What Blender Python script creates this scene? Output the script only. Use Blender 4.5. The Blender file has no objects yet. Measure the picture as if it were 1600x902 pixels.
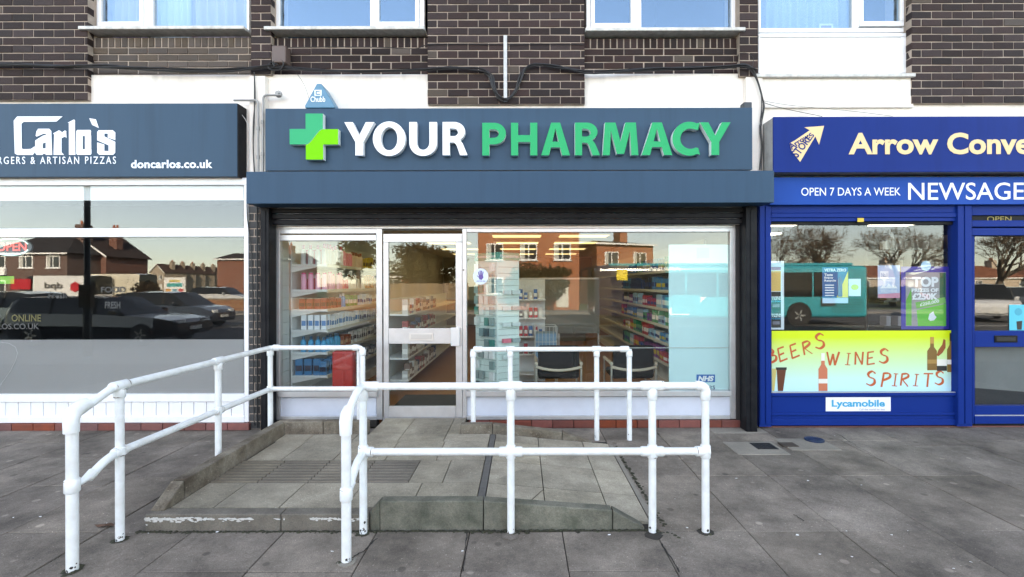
import bpy, bmesh, math, random
from mathutils import Vector, Matrix
random.seed(7)
S = bpy.context.scene
C = S.collection
R = math.radians

# ------------------------------------------------------------------ camera, sky, sun, exposure
CAM_Y, EYE, F = -5.36, 1.60, 750.0          # metres, metres, focal length in photo pixels
cd = bpy.data.cameras.new('camera'); cam = bpy.data.objects.new('camera', cd); C.objects.link(cam)
cam.location = (0, CAM_Y, EYE); cam.rotation_euler = (R(90), R(0.12), 0)
cd.sensor_width = 36; cd.lens = 36 * F / 1600; cd.shift_x = -15 / 1600; cd.shift_y = -6 / 1600
cd.clip_start = 0.05; cd.clip_end = 2000
S.camera = cam
SUN_EL, SUN_AZ = 27.0, 14.0                 # sun stands behind the parade, a little to the right
w = bpy.data.worlds.new('World'); S.world = w; w.use_nodes = True
nt = w.node_tree; bg = nt.nodes['Background']; sk = nt.nodes.new('ShaderNodeTexSky')
sk.sky_type = 'NISHITA'; sk.sun_disc = False; sk.sun_elevation = R(SUN_EL); sk.sun_rotation = R(SUN_AZ)
sk.air_density = 1.0; sk.dust_density = .15; sk.ozone_density = 6.0
hs_ = nt.nodes.new('ShaderNodeHueSaturation'); hs_.inputs['Saturation'].default_value = .68     # thin winter haze: a paler sky all over
nt.links.new(sk.outputs[0], hs_.inputs['Color']); nt.links.new(hs_.outputs[0], bg.inputs[0]); bg.inputs[1].default_value = 0.15
sl = bpy.data.lights.new('sun', 'SUN'); sun = bpy.data.objects.new('sun', sl); C.objects.link(sun)
sl.energy = 4.6; sl.angle = R(0.5); sl.color = (1, .96, .90)
sd = Vector((math.sin(R(SUN_AZ)) * math.cos(R(SUN_EL)), math.cos(R(SUN_AZ)) * math.cos(R(SUN_EL)), math.sin(R(SUN_EL))))
sun.rotation_euler = (-sd).to_track_quat('-Z', 'Y').to_euler(); sun.location = (0, 0, 30)
vs = S.view_settings
vs.view_transform = 'Standard'; vs.look = 'None'; vs.gamma = 1; vs.use_curve_mapping = False
vs.exposure = 2.82
try:
    vs.use_white_balance = True; vs.white_balance_temperature = 8700; vs.white_balance_tint = 11
except Exception: pass
S.cycles.max_bounces = 10; S.cycles.transparent_max_bounces = 16; S.cycles.glossy_bounces = 4
S.cycles.diffuse_bounces = 4
S.cycles.caustics_reflective = False; S.cycles.caustics_refractive = False
try: S.cycles.use_denoising = True
except Exception: pass

# ------------------------------------------------------------------ helpers
def U(u, Y=0.0): return (u - 815) / F * (Y - CAM_Y)          # photo column -> X on the plane Y
def V(v, Y=0.0): return EYE - (v - 445) / F * (Y - CAM_Y)    # photo row -> Z on the plane Y
WO = {}                                                       # world origin of each object

def srgb(r, g, b):
    f = lambda c: (c / 255 / 12.92) if c <= 10 else ((c / 255 + .055) / 1.055) ** 2.4
    return (f(r), f(g), f(b))

MATS = {}
def mat(name, col=(.5, .5, .5), rough=.6, metal=0.0, spec=.5, rand=0.0, noise=0.0, nscale=6.0, ncol=None, bump=0.0, bscale=60.0, fine=0.0, fscale=120.0, blotch=0.0, wstain=0.0, streak=0.0, gum=0.0, hv=1.0, coat=0.0, world=False):
    """principled with optional per-object tint, stains (noise towards ncol), fine grain and bump"""
    if name in MATS: return MATS[name]
    m = bpy.data.materials.new(name); m.use_nodes = True; t = m.node_tree; n = t.nodes; L = t.links
    p = n['Principled BSDF']; p.inputs['Roughness'].default_value = rough; p.inputs['Metallic'].default_value = metal
    p.inputs['Specular IOR Level'].default_value = spec; p.inputs['Coat Weight'].default_value = coat
    base = n.new('ShaderNodeRGB'); base.outputs[0].default_value = (*col, 1); out = base.outputs[0]
    if world:
        g = n.new('ShaderNodeNewGeometry'); vec = g.outputs['Position']
    else:
        tc = n.new('ShaderNodeTexCoord'); vec = tc.outputs['Object']
        if rand or noise:
            oi0 = n.new('ShaderNodeObjectInfo'); mu = n.new('ShaderNodeVectorMath'); mu.operation = 'MULTIPLY_ADD'
            L.new(oi0.outputs['Random'], mu.inputs[0]); mu.inputs[1].default_value = (37, 51, 23); L.new(vec, mu.inputs[2]); vec = mu.outputs[0]
    def mix(a, b, fac, mode='MIX'):
        x = n.new('ShaderNodeMix'); x.data_type = 'RGBA'; x.blend_type = mode; x.clamp_factor = True
        if hasattr(fac, 'name'): L.new(fac, x.inputs[0])
        else: x.inputs[0].default_value = fac
        for k, q in ((6, a), (7, b)):
            if hasattr(q, 'name'): L.new(q, x.inputs[k])
            else: x.inputs[k].default_value = (*q, 1)
        return x.outputs[2]
    def ramp(src, a, b, lo, hi):
        r = n.new('ShaderNodeMapRange'); r.inputs[1].default_value = a; r.inputs[2].default_value = b
        r.inputs[3].default_value = lo; r.inputs[4].default_value = hi; L.new(src, r.inputs[0]); return r.outputs[0]
    def nz(sc, det=6, ro=.6):
        q = n.new('ShaderNodeTexNoise'); q.inputs['Scale'].default_value = sc; q.inputs['Detail'].default_value = det
        q.inputs['Roughness'].default_value = ro; L.new(vec, q.inputs['Vector']); return q.outputs['Fac']
    if noise:
        out = mix(out, ncol or tuple(c * .45 for c in col), ramp(nz(nscale), .38, .68, 0, noise))
    if fine:
        h = n.new('ShaderNodeHueSaturation'); L.new(out, h.inputs['Color']); L.new(ramp(nz(fscale, 3, .7), .25, .75, 1 - fine, 1 + fine), h.inputs['Value']); out = h.outputs[0]
    if blotch:
        h = n.new('ShaderNodeHueSaturation'); L.new(out, h.inputs['Color']); L.new(ramp(nz(32, 4, .7), .3, .7, 1 - blotch, 1 + blotch), h.inputs['Value']); out = h.outputs[0]
        sp_ = n.new('ShaderNodeTexNoise'); sp_.inputs['Scale'].default_value = 85; sp_.inputs['Detail'].default_value = 1; L.new(vec, sp_.inputs['Vector'])
        out = mix(out, tuple(min(.8, c * 2.6 + .04) for c in col), ramp(sp_.outputs['Fac'], .72, .76, 0, .55))
    if streak:
        g3 = n.new('ShaderNodeNewGeometry'); vm = n.new('ShaderNodeVectorMath'); vm.operation = 'MULTIPLY'; vm.inputs[1].default_value = (11, 11, .8); L.new(g3.outputs['Position'], vm.inputs[0])
        q = n.new('ShaderNodeTexNoise'); q.inputs['Scale'].default_value = 1; q.inputs['Detail'].default_value = 5; L.new(vm.outputs[0], q.inputs['Vector'])
        out = mix(out, tuple(c * .62 for c in col), ramp(q.outputs['Fac'], .48, .74, 0, streak))
    if gum:
        g3 = n.new('ShaderNodeNewGeometry'); vo = n.new('ShaderNodeTexVoronoi'); vo.inputs['Scale'].default_value = 7.5; vo.inputs['Randomness'].default_value = 1; L.new(g3.outputs['Position'], vo.inputs['Vector'])
        sc_ = n.new('ShaderNodeSeparateColor'); L.new(vo.outputs['Color'], sc_.inputs[0])
        m1 = n.new('ShaderNodeMath'); m1.operation = 'MULTIPLY'; L.new(ramp(vo.outputs['Distance'], .15, .21, gum, 0), m1.inputs[0]); L.new(ramp(sc_.outputs[0], .74, .76, 0, 1), m1.inputs[1])
        dk = mix(tuple(c * .45 for c in col), tuple(min(.5, c * 1.7) for c in col), ramp(sc_.outputs[1], .45, .55, 0, 1)); out = mix(out, dk, m1.outputs[0])
    if wstain:
        g2 = n.new('ShaderNodeNewGeometry'); q = n.new('ShaderNodeTexNoise'); q.inputs['Scale'].default_value = 1.7; q.inputs['Detail'].default_value = 7; q.inputs['Roughness'].default_value = .68; L.new(g2.outputs['Position'], q.inputs['Vector'])
        h = n.new('ShaderNodeHueSaturation'); L.new(out, h.inputs['Color']); L.new(ramp(q.outputs['Fac'], .32, .66, 1 - wstain, 1 + wstain), h.inputs['Value']); out = h.outputs[0]
    if rand:
        oi = n.new('ShaderNodeObjectInfo'); h = n.new('ShaderNodeHueSaturation'); L.new(out, h.inputs['Color'])
        L.new(ramp(oi.outputs['Random'], 0, 1, 1 - rand, 1 + rand), h.inputs['Value'])
        mm = n.new('ShaderNodeMath'); mm.operation = 'FRACT'; m2 = n.new('ShaderNodeMath'); m2.operation = 'MULTIPLY'; m2.inputs[1].default_value = 7.31
        L.new(oi.outputs['Random'], m2.inputs[0]); L.new(m2.outputs[0], mm.inputs[0])
        L.new(ramp(mm.outputs[0], 0, 1, .5 - .008 * hv, .5 + .008 * hv), h.inputs['Hue']); L.new(ramp(mm.outputs[0], 0, 1, 1 - .25 * hv, 1 + .2 * hv), h.inputs['Saturation']); out = h.outputs[0]
    L.new(out, p.inputs['Base Color'])
    if bump:
        b = n.new('ShaderNodeBump'); b.inputs['Strength'].default_value = bump; b.inputs['Distance'].default_value = .01
        L.new(nz(bscale, 5, .65), b.inputs['Height']); L.new(b.outputs[0], p.inputs['Normal'])
    MATS[name] = m; return m

def glass_mat(name, tint=(.93, .97, .96), ior=1.5, rough=0.0, coat=(1, 1, 1)):
    if name in MATS: return MATS[name]
    m = bpy.data.materials.new(name); m.use_nodes = True; t = m.node_tree; n = t.nodes; L = t.links
    n.remove(n['Principled BSDF']); o = n['Material Output']
    tr = n.new('ShaderNodeBsdfTransparent'); tr.inputs[0].default_value = (*tint, 1)
    gl = n.new('ShaderNodeBsdfGlossy'); gl.inputs['Roughness'].default_value = rough; gl.inputs['Color'].default_value = (*coat, 1)
    fr = n.new('ShaderNodeFresnel'); ge = n.new('ShaderNodeNewGeometry'); mi_ = n.new('ShaderNodeMix'); L.new(ge.outputs['Backfacing'], mi_.inputs[0])
    mi_.inputs[2].default_value = ior; mi_.inputs[3].default_value = 1 / ior; L.new(mi_.outputs[0], fr.inputs[0])      # both faces of a thin pane reflect alike
    mx = n.new('ShaderNodeMixShader'); L.new(fr.outputs[0], mx.inputs[0]); L.new(tr.outputs[0], mx.inputs[1]); L.new(gl.outputs[0], mx.inputs[2])
    L.new(mx.outputs[0], o.inputs[0]); MATS[name] = m; return m

def emit_mat(name, col, st):
    if name in MATS: return MATS[name]
    m = mat(name, col, .5); p = m.node_tree.nodes['Principled BSDF']
    p.inputs['Emission Color'].default_value = (*col, 1); p.inputs['Emission Strength'].default_value = st; return m

def tag(o, label=None, cat=None, group=None, kind=None):
    if label: o['label'] = label
    if cat: o['category'] = cat
    if group: o['group'] = group
    if kind: o['kind'] = kind
    return o

def link(o, parent, org):
    C.objects.link(o); WO[o.name] = Vector(org)
    if parent is not None:
        o.parent = parent; o.location = Vector(org) - WO[parent.name]
    else: o.location = org
    return o

def thing(name, loc, label, cat, group=None, parent=None):
    o = bpy.data.objects.new(name, None); o.empty_display_size = .1
    link(o, parent, loc); return tag(o, label, cat, group)

class MB:
    """collects shapes; build() links them as one mesh object with its origin at its own base"""
    def __init__(s): s.v = []; s.f = []; s.m = []
    def add(s, vs_, fs, mi=0):
        k = len(s.v); s.v += [tuple(q) for q in vs_]; s.f += [tuple(i + k for i in f) for f in fs]; s.m += [mi] * len(fs); return s
    def box(s, x0, x1, y0, y1, z0, z1, mi=0):
        x0, x1 = sorted((x0, x1)); y0, y1 = sorted((y0, y1)); z0, z1 = sorted((z0, z1))
        return s.add([(x0, y0, z0), (x1, y0, z0), (x1, y1, z0), (x0, y1, z0), (x0, y0, z1), (x1, y0, z1), (x1, y1, z1), (x0, y1, z1)],
                     [(0, 3, 2, 1), (4, 5, 6, 7), (0, 1, 5, 4), (1, 2, 6, 5), (2, 3, 7, 6), (3, 0, 4, 7)], mi)
    def pbox(s, u0, v0, u1, v1, Y, dep, mi=0):
        return s.box(U(u0, Y), U(u1, Y), Y, Y + dep, V(v1, Y), V(v0, Y), mi)
    def prism(s, poly, y0, y1, mi=0, side=None):       # poly of (x,z), counter-clockwise seen from -Y
        n = len(poly); a = sum(poly[i][0] * poly[(i + 1) % n][1] - poly[(i + 1) % n][0] * poly[i][1] for i in range(n))
        if a < 0: poly = poly[::-1]
        vs_ = [(x, y0, z) for x, z in poly] + [(x, y1, z) for x, z in poly]
        s.add(vs_, [tuple(range(n)), tuple(range(2 * n - 1, n - 1, -1))], mi)
        k = len(s.v) - 2 * n
        for i in range(n):
            j = (i + 1) % n; s.f.append((k + i, k + n + i, k + n + j, k + j)); s.m.append(mi if side is None else side)
        return s
    def prismz(s, poly, z0, z1, mi=0):                 # poly of (x,y)
        n = len(poly); a = sum(poly[i][0] * poly[(i + 1) % n][1] - poly[(i + 1) % n][0] * poly[i][1] for i in range(n))
        if a < 0: poly = poly[::-1]
        vs_ = [(x, y, z0) for x, y in poly] + [(x, y, z1) for x, y in poly]
        return s.add(vs_, [tuple(range(n - 1, -1, -1)), tuple(range(n, 2 * n))] + [(i, (i + 1) % n, n + (i + 1) % n, n + i) for i in range(n)], mi)
    def tube(s, pts, r, seg=12, cap=True, mi=0):
        pts = [Vector(p) for p in pts]; n = len(pts); rr = r if isinstance(r, (list, tuple)) else [r] * n
        k = len(s.v); up = None
        for i, p in enumerate(pts):
            d = (pts[min(i + 1, n - 1)] - pts[max(i - 1, 0)])
            d = d.normalized() if d.length > 1e-9 else Vector((0, 0, 1))
            if up is None:
                a = Vector((0, 0, 1)) if abs(d.z) < .9 else Vector((1, 0, 0)); up = d.cross(a).normalized()
            else:
                up = up - d * up.dot(d); up = up.normalized() if up.length > 1e-6 else d.orthogonal().normalized()
            b = d.cross(up)
            for j in range(seg):
                t = 2 * math.pi * j / seg; s.v.append(tuple(p + (up * math.cos(t) + b * math.sin(t)) * rr[i]))
        for i in range(n - 1):
            for j in range(seg):
                a = k + i * seg + j; b2 = k + i * seg + (j + 1) % seg; s.f.append((a, b2, b2 + seg, a + seg)); s.m.append(mi)
        if cap:
            s.f.append(tuple(k + j for j in range(seg))[::-1]); s.f.append(tuple(k + (n - 1) * seg + j for j in range(seg))); s.m += [mi, mi]
        return s
    def lathe(s, prof, cx, cy, z0, seg=14, mi=0):      # prof of (r,z)
        k = len(s.v); n = len(prof)
        for r, z in prof:
            for j in range(seg):
                t = 2 * math.pi * j / seg; s.v.append((cx + r * math.cos(t), cy + r * math.sin(t), z0 + z))
        for i in range(n - 1):
            for j in range(seg):
                a = k + i * seg + j; b = k + i * seg + (j + 1) % seg; s.f.append((a, b, b + seg, a + seg)); s.m.append(mi)
        s.f.append(tuple(k + j for j in range(seg))[::-1]); s.f.append(tuple(k + (n - 1) * seg + j for j in range(seg))); s.m += [mi, mi]
        return s
    def mesh(s, name, mats, org, bevel=0, smooth=False, bseg=2):
        me = bpy.data.meshes.new(name); o = Vector(org)
        me.from_pydata([Vector(q) - o for q in s.v], [], s.f); me.polygons.foreach_set('material_index', s.m)
        for m in (mats if isinstance(mats, (list, tuple)) else [mats]): me.materials.append(m)
        if bevel:
            bm = bmesh.new(); bm.from_mesh(me)
            es = [e for e in bm.edges if len(e.link_faces) == 2 and e.calc_face_angle(0) > .5]
            bmesh.ops.bevel(bm, geom=es, offset=bevel, segments=bseg, affect='EDGES', clamp_overlap=True, profile=.5)
            bm.to_mesh(me); bm.free()
        if smooth:
            for p in me.polygons: p.use_smooth = True
            try: me.set_sharp_from_angle(angle=R(40))
            except Exception: pass
        me.update(); return me
    def build(s, name, mats, parent=None, bevel=0, smooth=False, org=None, bseg=2):
        if org is None:
            xs, ys, zs = zip(*s.v); org = ((min(xs) + max(xs)) / 2, (min(ys) + max(ys)) / 2, min(zs))
        return link(bpy.data.objects.new(name, s.mesh(name, mats, org, bevel, smooth, bseg)), parent, org)

def copy_tree(o, parent=None, shift=Vector((0, 0, 0))):
    c = o.copy(); C.objects.link(c); c.parent = parent; WO[c.name] = WO[o.name] + shift
    if parent is None: c.location = o.location + shift
    for ch in o.children: copy_tree(ch, c, shift)
    return c

def text_mb(body, x0, x1, z0, z1, y, dep=.004, bold=0.0, shear=0.0, face=-1, spacing=1.0, mi=0, side=None, keep=False, line=1.0):
    """lettering as raised mesh fitted to the box x0..x1, z0..z1; its front stands at y - face"""
    cu = bpy.data.curves.new('t', 'FONT'); cu.body = body; cu.size = 1; cu.offset = bold; cu.shear = shear; cu.space_character = spacing
    cu.space_line = line; cu.align_x = 'CENTER'
    cu.extrude = .05; cu.resolution_u = 4
    ob = bpy.data.objects.new('t', cu); C.objects.link(ob)
    dg = bpy.context.evaluated_depsgraph_get(); me = bpy.data.meshes.new_from_object(ob.evaluated_get(dg))
    co = [v.co.copy() for v in me.vertices]; fs = [tuple(p.vertices) for p in me.polygons]; nz = [p.normal.z for p in me.polygons]
    C.objects.unlink(ob); bpy.data.objects.remove(ob); bpy.data.curves.remove(cu); bpy.data.meshes.remove(me)
    ax, bx = min(c.x for c in co), max(c.x for c in co); ay, by = min(c.y for c in co), max(c.y for c in co)
    if x1 is None: sx = (z1 - z0) / (by - ay)
    else: sx = (x1 - x0) / (bx - ax)
    sz = (z1 - z0) / (by - ay); mb = MB()
    for c in co:
        X = (c.x - ax) * sx; Zz = z0 + (c.y - ay) * sz; d = (c.z + .05) / .1 * dep
        mb.v.append((x0 + X, y - d, Zz) if face < 0 else ((x1 if x1 is not None else x0 + (bx - ax) * sx) - X, y + d, Zz))
    for f, q in zip(fs, nz):
        mb.f.append(f); mb.m.append(mi if q > .9 or side is None else side)
    return mb

def ptext(body, u0, v0, u1, v1, Y, m, parent, name='lettering', dep=.003, gap=.0015, **k):
    o = text_mb(body, U(u0, Y), U(u1, Y) if u1 is not None else None, V(v1, Y), V(v0, Y), Y - gap, dep, **k).build(name, m, parent); return o

def split_letters(mb, name, m, parent):
    par = list(range(len(mb.v)))
    def find(a):
        while par[a] != a: par[a] = par[par[a]]; a = par[a]
        return a
    for f in mb.f:
        for q in f[1:]: par[find(q)] = find(f[0])
    isl = {}
    for f, k in zip(mb.f, mb.m): isl.setdefault(find(f[0]), []).append((f, k))
    for fs in isl.values():
        ids = sorted({q for f, _ in fs for q in f}); mp = {q: i for i, q in enumerate(ids)}; nb_ = MB(); nb_.v = [mb.v[q] for q in ids]
        nb_.f = [tuple(mp[q] for q in f) for f, _ in fs]; nb_.m = [k for _, k in fs]; nb_.build(name, m, parent)

def outline_mb(loops, x0, x1, z0, z1, y, dep, side=None):
    """letter from closed outlines in the unit square (inner loops cut holes)"""
    cu = bpy.data.curves.new('t', 'CURVE'); cu.dimensions = '2D'; cu.fill_mode = 'BOTH'; cu.extrude = .05
    for lp in loops:
        sp = cu.splines.new('POLY'); sp.points.add(len(lp) - 1); sp.use_cyclic_u = True
        for i, (a, b) in enumerate(lp): sp.points[i].co = (a, b, 0, 1)
    ob = bpy.data.objects.new('t', cu); C.objects.link(ob); dg = bpy.context.evaluated_depsgraph_get(); me = bpy.data.meshes.new_from_object(ob.evaluated_get(dg)); mb = MB()
    for v in me.vertices: mb.v.append((x0 + v.co.x * (x1 - x0), y - (v.co.z + .05) / .1 * dep, z0 + v.co.y * (z1 - z0)))
    for p in me.polygons: mb.f.append(tuple(p.vertices)); mb.m.append(0 if p.normal.z > .9 or side is None else side)
    bpy.data.objects.remove(ob); bpy.data.curves.remove(cu); bpy.data.meshes.remove(me); return mb

def arc(a, b, c, n=6):
    """quadratic bend from a to c around corner b"""
    a, b, c = Vector(a), Vector(b), Vector(c)
    return [a * (1 - t) ** 2 + b * 2 * t * (1 - t) + c * t * t for t in [i / n for i in range(n + 1)]]
# ------------------------------------------------------------------ materials of the place
M_slab = mat('paving concrete', srgb(122, 113, 103), .8, hv=.2, gum=.75, wstain=.5, rand=.10, noise=.6, nscale=2.3, ncol=srgb(88, 81, 74), bump=.4, bscale=90, blotch=.13, fine=.36, fscale=150, spec=.3)
M_slab_light = mat('new paving concrete', srgb(136, 129, 118), .85, hv=.2, wstain=.2, rand=.06, noise=.4, nscale=5, ncol=srgb(118, 116, 108), bump=.3, bscale=90, fine=.25, fscale=150, spec=.3)
M_ramp = mat('ramp concrete', srgb(158, 150, 133), .85, hv=.2, wstain=.3, rand=.10, noise=.55, nscale=3.2, ncol=srgb(114, 106, 92), bump=.35, bscale=90, fine=.34, fscale=140, blotch=.12, spec=.3)
M_kerb = mat('kerb concrete', srgb(122, 114, 101), .85, hv=.2, wstain=.25, rand=.08, noise=.95, nscale=5, ncol=srgb(80, 70, 58), bump=.5, bscale=70, blotch=.18, fine=.3, fscale=110, spec=.3)
M_bed = mat('joint dirt', srgb(52, 48, 43), .95, noise=.5, nscale=12, bump=.5, bscale=80, world=True)
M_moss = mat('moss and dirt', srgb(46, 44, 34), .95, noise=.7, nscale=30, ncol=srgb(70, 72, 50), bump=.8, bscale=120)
M_mortar = mat('mortar', srgb(172, 156, 143), .9, noise=.6, nscale=6, ncol=srgb(118, 106, 96), bump=.4, bscale=150, world=True)
M_brick = mat('dark brick', srgb(52, 40, 39), .72, hv=1.1, spec=.25, rand=.42, noise=.5, nscale=14, ncol=srgb(42, 33, 33), bump=.6, bscale=120, fine=.22, fscale=160)
M_brick2 = mat('brown brick', srgb(48, 34, 32), .72, hv=1.1, spec=.25, rand=.4, noise=.5, nscale=14, ncol=srgb(38, 29, 29), bump=.6, bscale=120, fine=.22, fscale=160)
M_brick3 = mat('tan brick', srgb(78, 66, 57), .75, rand=.22, noise=.5, nscale=14, ncol=srgb(70, 60, 52), bump=.6, bscale=120, fine=.22, fscale=160)
M_render = mat('white render', (.86, .81, .75), .85, noise=.5, nscale=2.2, ncol=(.64, .57, .50), bump=.15, bscale=40, fine=.03, streak=.45, world=True)
M_upvc = mat('white upvc', (.80, .81, .82), .35, streak=.15, noise=.12, nscale=7, ncol=(.60, .60, .58), world=True)
M_sill = mat('sill paint', (.62, .61, .58), .6, noise=.6, nscale=16, ncol=(.30, .29, .27), world=True)
M_alu = mat('aluminium', (.55, .55, .55), .38, metal=.55, noise=.3, nscale=10, ncol=(.36, .35, .34), fine=.05, world=True)
M_black = mat('black shutter steel', (.006, .0065, .009), .45, spec=.12, fine=.1, noise=.4, nscale=8, ncol=(.03, .03, .03))
M_rail = mat('white gloss paint', (.78, .81, .81), .33, noise=.42, nscale=13, ncol=(.54, .53, .48), bump=.12, bscale=60, coat=.2)
M_rust = mat('chipped primer', (.035, .03, .026), .8, noise=.6, nscale=40)
M_cable = mat('black cable', (.012, .012, .013), .5)
M_pipe = mat('grey conduit', (.30, .30, .29), .5, metal=.4, noise=.4, nscale=14)
M_tile = mat('red quarry tile', srgb(122, 62, 52), .55, rand=.25, noise=.5, nscale=9, ncol=srgb(84, 46, 42), fine=.12, fscale=90)
M_sky_glass = glass_mat('upper window glass', (.86, .92, .96), 2.3, coat=(.50, .76, 1))
M_glass = glass_mat('shop glass', (.93, .96, .95), 1.52)
M_glass2 = glass_mat('dark shop glass', (.93, .95, .95), 1.52)
M_wall_in = mat('painted interior wall', (.62, .62, .60), .8, noise=.1, nscale=3)
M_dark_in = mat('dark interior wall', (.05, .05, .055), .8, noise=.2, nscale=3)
M_ceil = mat('ceiling tile', (.66, .66, .63), .85, noise=.1, nscale=8)
M_floor_in = mat('orange vinyl floor', srgb(150, 100, 62), .45, noise=.3, nscale=4, ncol=srgb(120, 76, 46), fine=.1, fscale=40)
M_blue = mat('royal blue paint', (.001, .027, .19), .42, spec=.1, noise=.2, nscale=5, ncol=(.001, .018, .17), bump=.06, bscale=30)
M_road = mat('asphalt', (.06, .06, .062), .85, noise=.4, nscale=1.2, ncol=(.045, .045, .045), fine=.3, fscale=60, bump=.4, bscale=80, world=True)
M_grass = mat('verge grass', (.06, .09, .03), .95, noise=.6, nscale=2, ncol=(.09, .08, .04), bump=.8, bscale=30, world=True)

# ------------------------------------------------------------------ ground: far ground, road, pavement
def structure(o): o['kind'] = 'structure'; return o
structure(MB().add([(-400, -500, -.30), (400, -500, -.30), (400, 100, -.30), (-400, 100, -.30)], [(0, 1, 2, 3)]).build('ground', M_grass))
structure(MB().box(-200, 200, -22.5, -6.8, -.40, -.13).build('road', M_road))
mk = MB()
for x in range(-60, 60, 6): mk.box(x, x + 3, -14.35, -14.25, -.129, -.126)
mk.build('centre_line', mat('road paint', (.7, .7, .68), .6, noise=.5, nscale=6, ncol=(.3, .3, .3)), bpy.data.objects['road'])
structure(MB().box(-60, 60, -25.0, -22.6, -.40, -.02).build('far_pavement', mat('far pavement concrete', (.20, .19, .18), .9, noise=.4, nscale=1, fine=.2, world=True)))
pav = structure(MB().box(-20, 20, -6.62, .03, -.30, -.009).build('pavement', M_bed))
MB().box(-20, 20, -6.62, -4.45, -.0088, -.002).build('paving_beyond', mat('pavement screed', srgb(112, 107, 101), .85, noise=.5, nscale=2, fine=.3, fscale=140, world=True), pav)
for i in range(22):
    MB().box(-10 + i * .915, -10 + i * .915 + .908, -6.79, -6.63, -.40, .0).build('kerb_stone', M_kerb, pav, bevel=.012)

_sl = {}
def slab(x0, x1, y0, y1, top=0.0, m=None, parent=None, th=.03, name='paving_slab'):
    g = .0032; wx, wy = round(x1 - x0 - 2 * g, 3), round(y1 - y0 - 2 * g, 3); k = (wx, wy, th, (m or M_slab).name)
    if k not in _sl:
        _sl[k] = MB().box(-wx / 2, wx / 2, -wy / 2, wy / 2, -th, 0).mesh(name, m or M_slab, (0, 0, 0), bevel=.003, bseg=1)
    o = bpy.data.objects.new(name, _sl[k]); link(o, parent or pav, ((x0 + x1) / 2, (y0 + y1) / 2, top + random.uniform(-.0022, .0022)))
    o.rotation_euler = (random.gauss(0, .0015), random.gauss(0, .0025), 0); return o
lanes = [.26 + .6 * k for k in range(-12, 12)]
light_patch = []
for x in lanes:
    rows = [0.0]
    first = random.choice([.45, .62, .9])
    if abs(x - 2.06) < .01 or abs(x - 1.46) < .01: first = .45
    rows.append(-first)
    while rows[-1] > -4.4: rows.append(rows[-1] - .9)
    if -2.5 < x < .8: rows = [0, -.46, -1.3, -2.25, -2.68, -3.58, -4.45]
    rows[-1] = -4.45
    if rows[-2] < -4.38: rows = rows[:-2] + [-4.45]
    for a, b in zip(rows, rows[1:]):
        cy = (a + b) / 2; cx = x + .3
        if -2.3 < cx < .62 and -2.2 < cy < -.5: continue            # the ramp stands here
        if -1.5 < cx < -.7 and cy > -2.2: continue
        if abs(x - 1.46) < .01 or abs(x - 2.06) < .01:
            if cy > -.44: continue
        slab(x, x + .6, b, a)
# patched paving with the little covers beside the black shutter guide
for x0, x1, y0, y1, m in ((1.46, 2.06, -.62, 0, M_slab), (2.06, 2.66, -.45, -.2, M_slab), (2.06, 2.66, -.2, 0, M_slab_light)):
    if x0 == 1.46: y0 = -.45
    slab(x0, x1, y0, y1, 0, m)
for (x0, x1, y0, y1) in ((2.03, 2.52, -.86, -.50), (2.60, 3.08, -.74, -.40)):
    MB().box(x0, x1, y0, y1, -.02, .006).build('patch_slab', M_slab_light, pav, bevel=.004)
M_cover = mat('cast cover', (.035, .036, .04), .55, metal=.5, noise=.5, nscale=30, bump=.6, bscale=160)
def cover(u, v, w_, d_, label, rnd=False, m=None):
    L = EYE * F / (v - 445); x = (u - 815) / F * L; y = CAM_Y + L; mb = MB()
    if rnd:
        mb.lathe([(.001, .0), (w_, 0), (w_, .014), (w_ * .86, .016), (w_ * .82, .011), (.001, .011)], x, y, .004, 24)
        for q in (-1, 1): mb.box(x + q * w_ * .4 - .012, x + q * w_ * .4 + .012, y - .02, y + .02, .013, .019)
    else:
        mb.box(x - w_, x + w_, y - d_, y + d_, .002, .010)
        for i in range(5):
            for j in range(4):
                cx = x - w_ * .75 + i * w_ * .375; cy = y - d_ * .7 + j * d_ * .46; mb.box(cx - .014, cx + .014, cy - .012, cy + .012, .009, .014)
    tag(mb.build('inspection_cover', m or M_cover), label, 'cover', 'small covers in the paving')
cover(1193, 699, .10, .09, 'dark square iron cover set in patched paving beside black shutter post')
cover(1231, 697, .075, .06, 'small brown square cover between iron cover and blue round lid', m=mat('brown cover', (.06, .045, .035), .7, noise=.5, nscale=30))
cover(1272, 690, .09, .1, 'round blue plastic lid on the paving by the newsagent', True, mat('blue lid', (.008, .025, .07), .45, noise=.4, nscale=20))

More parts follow.
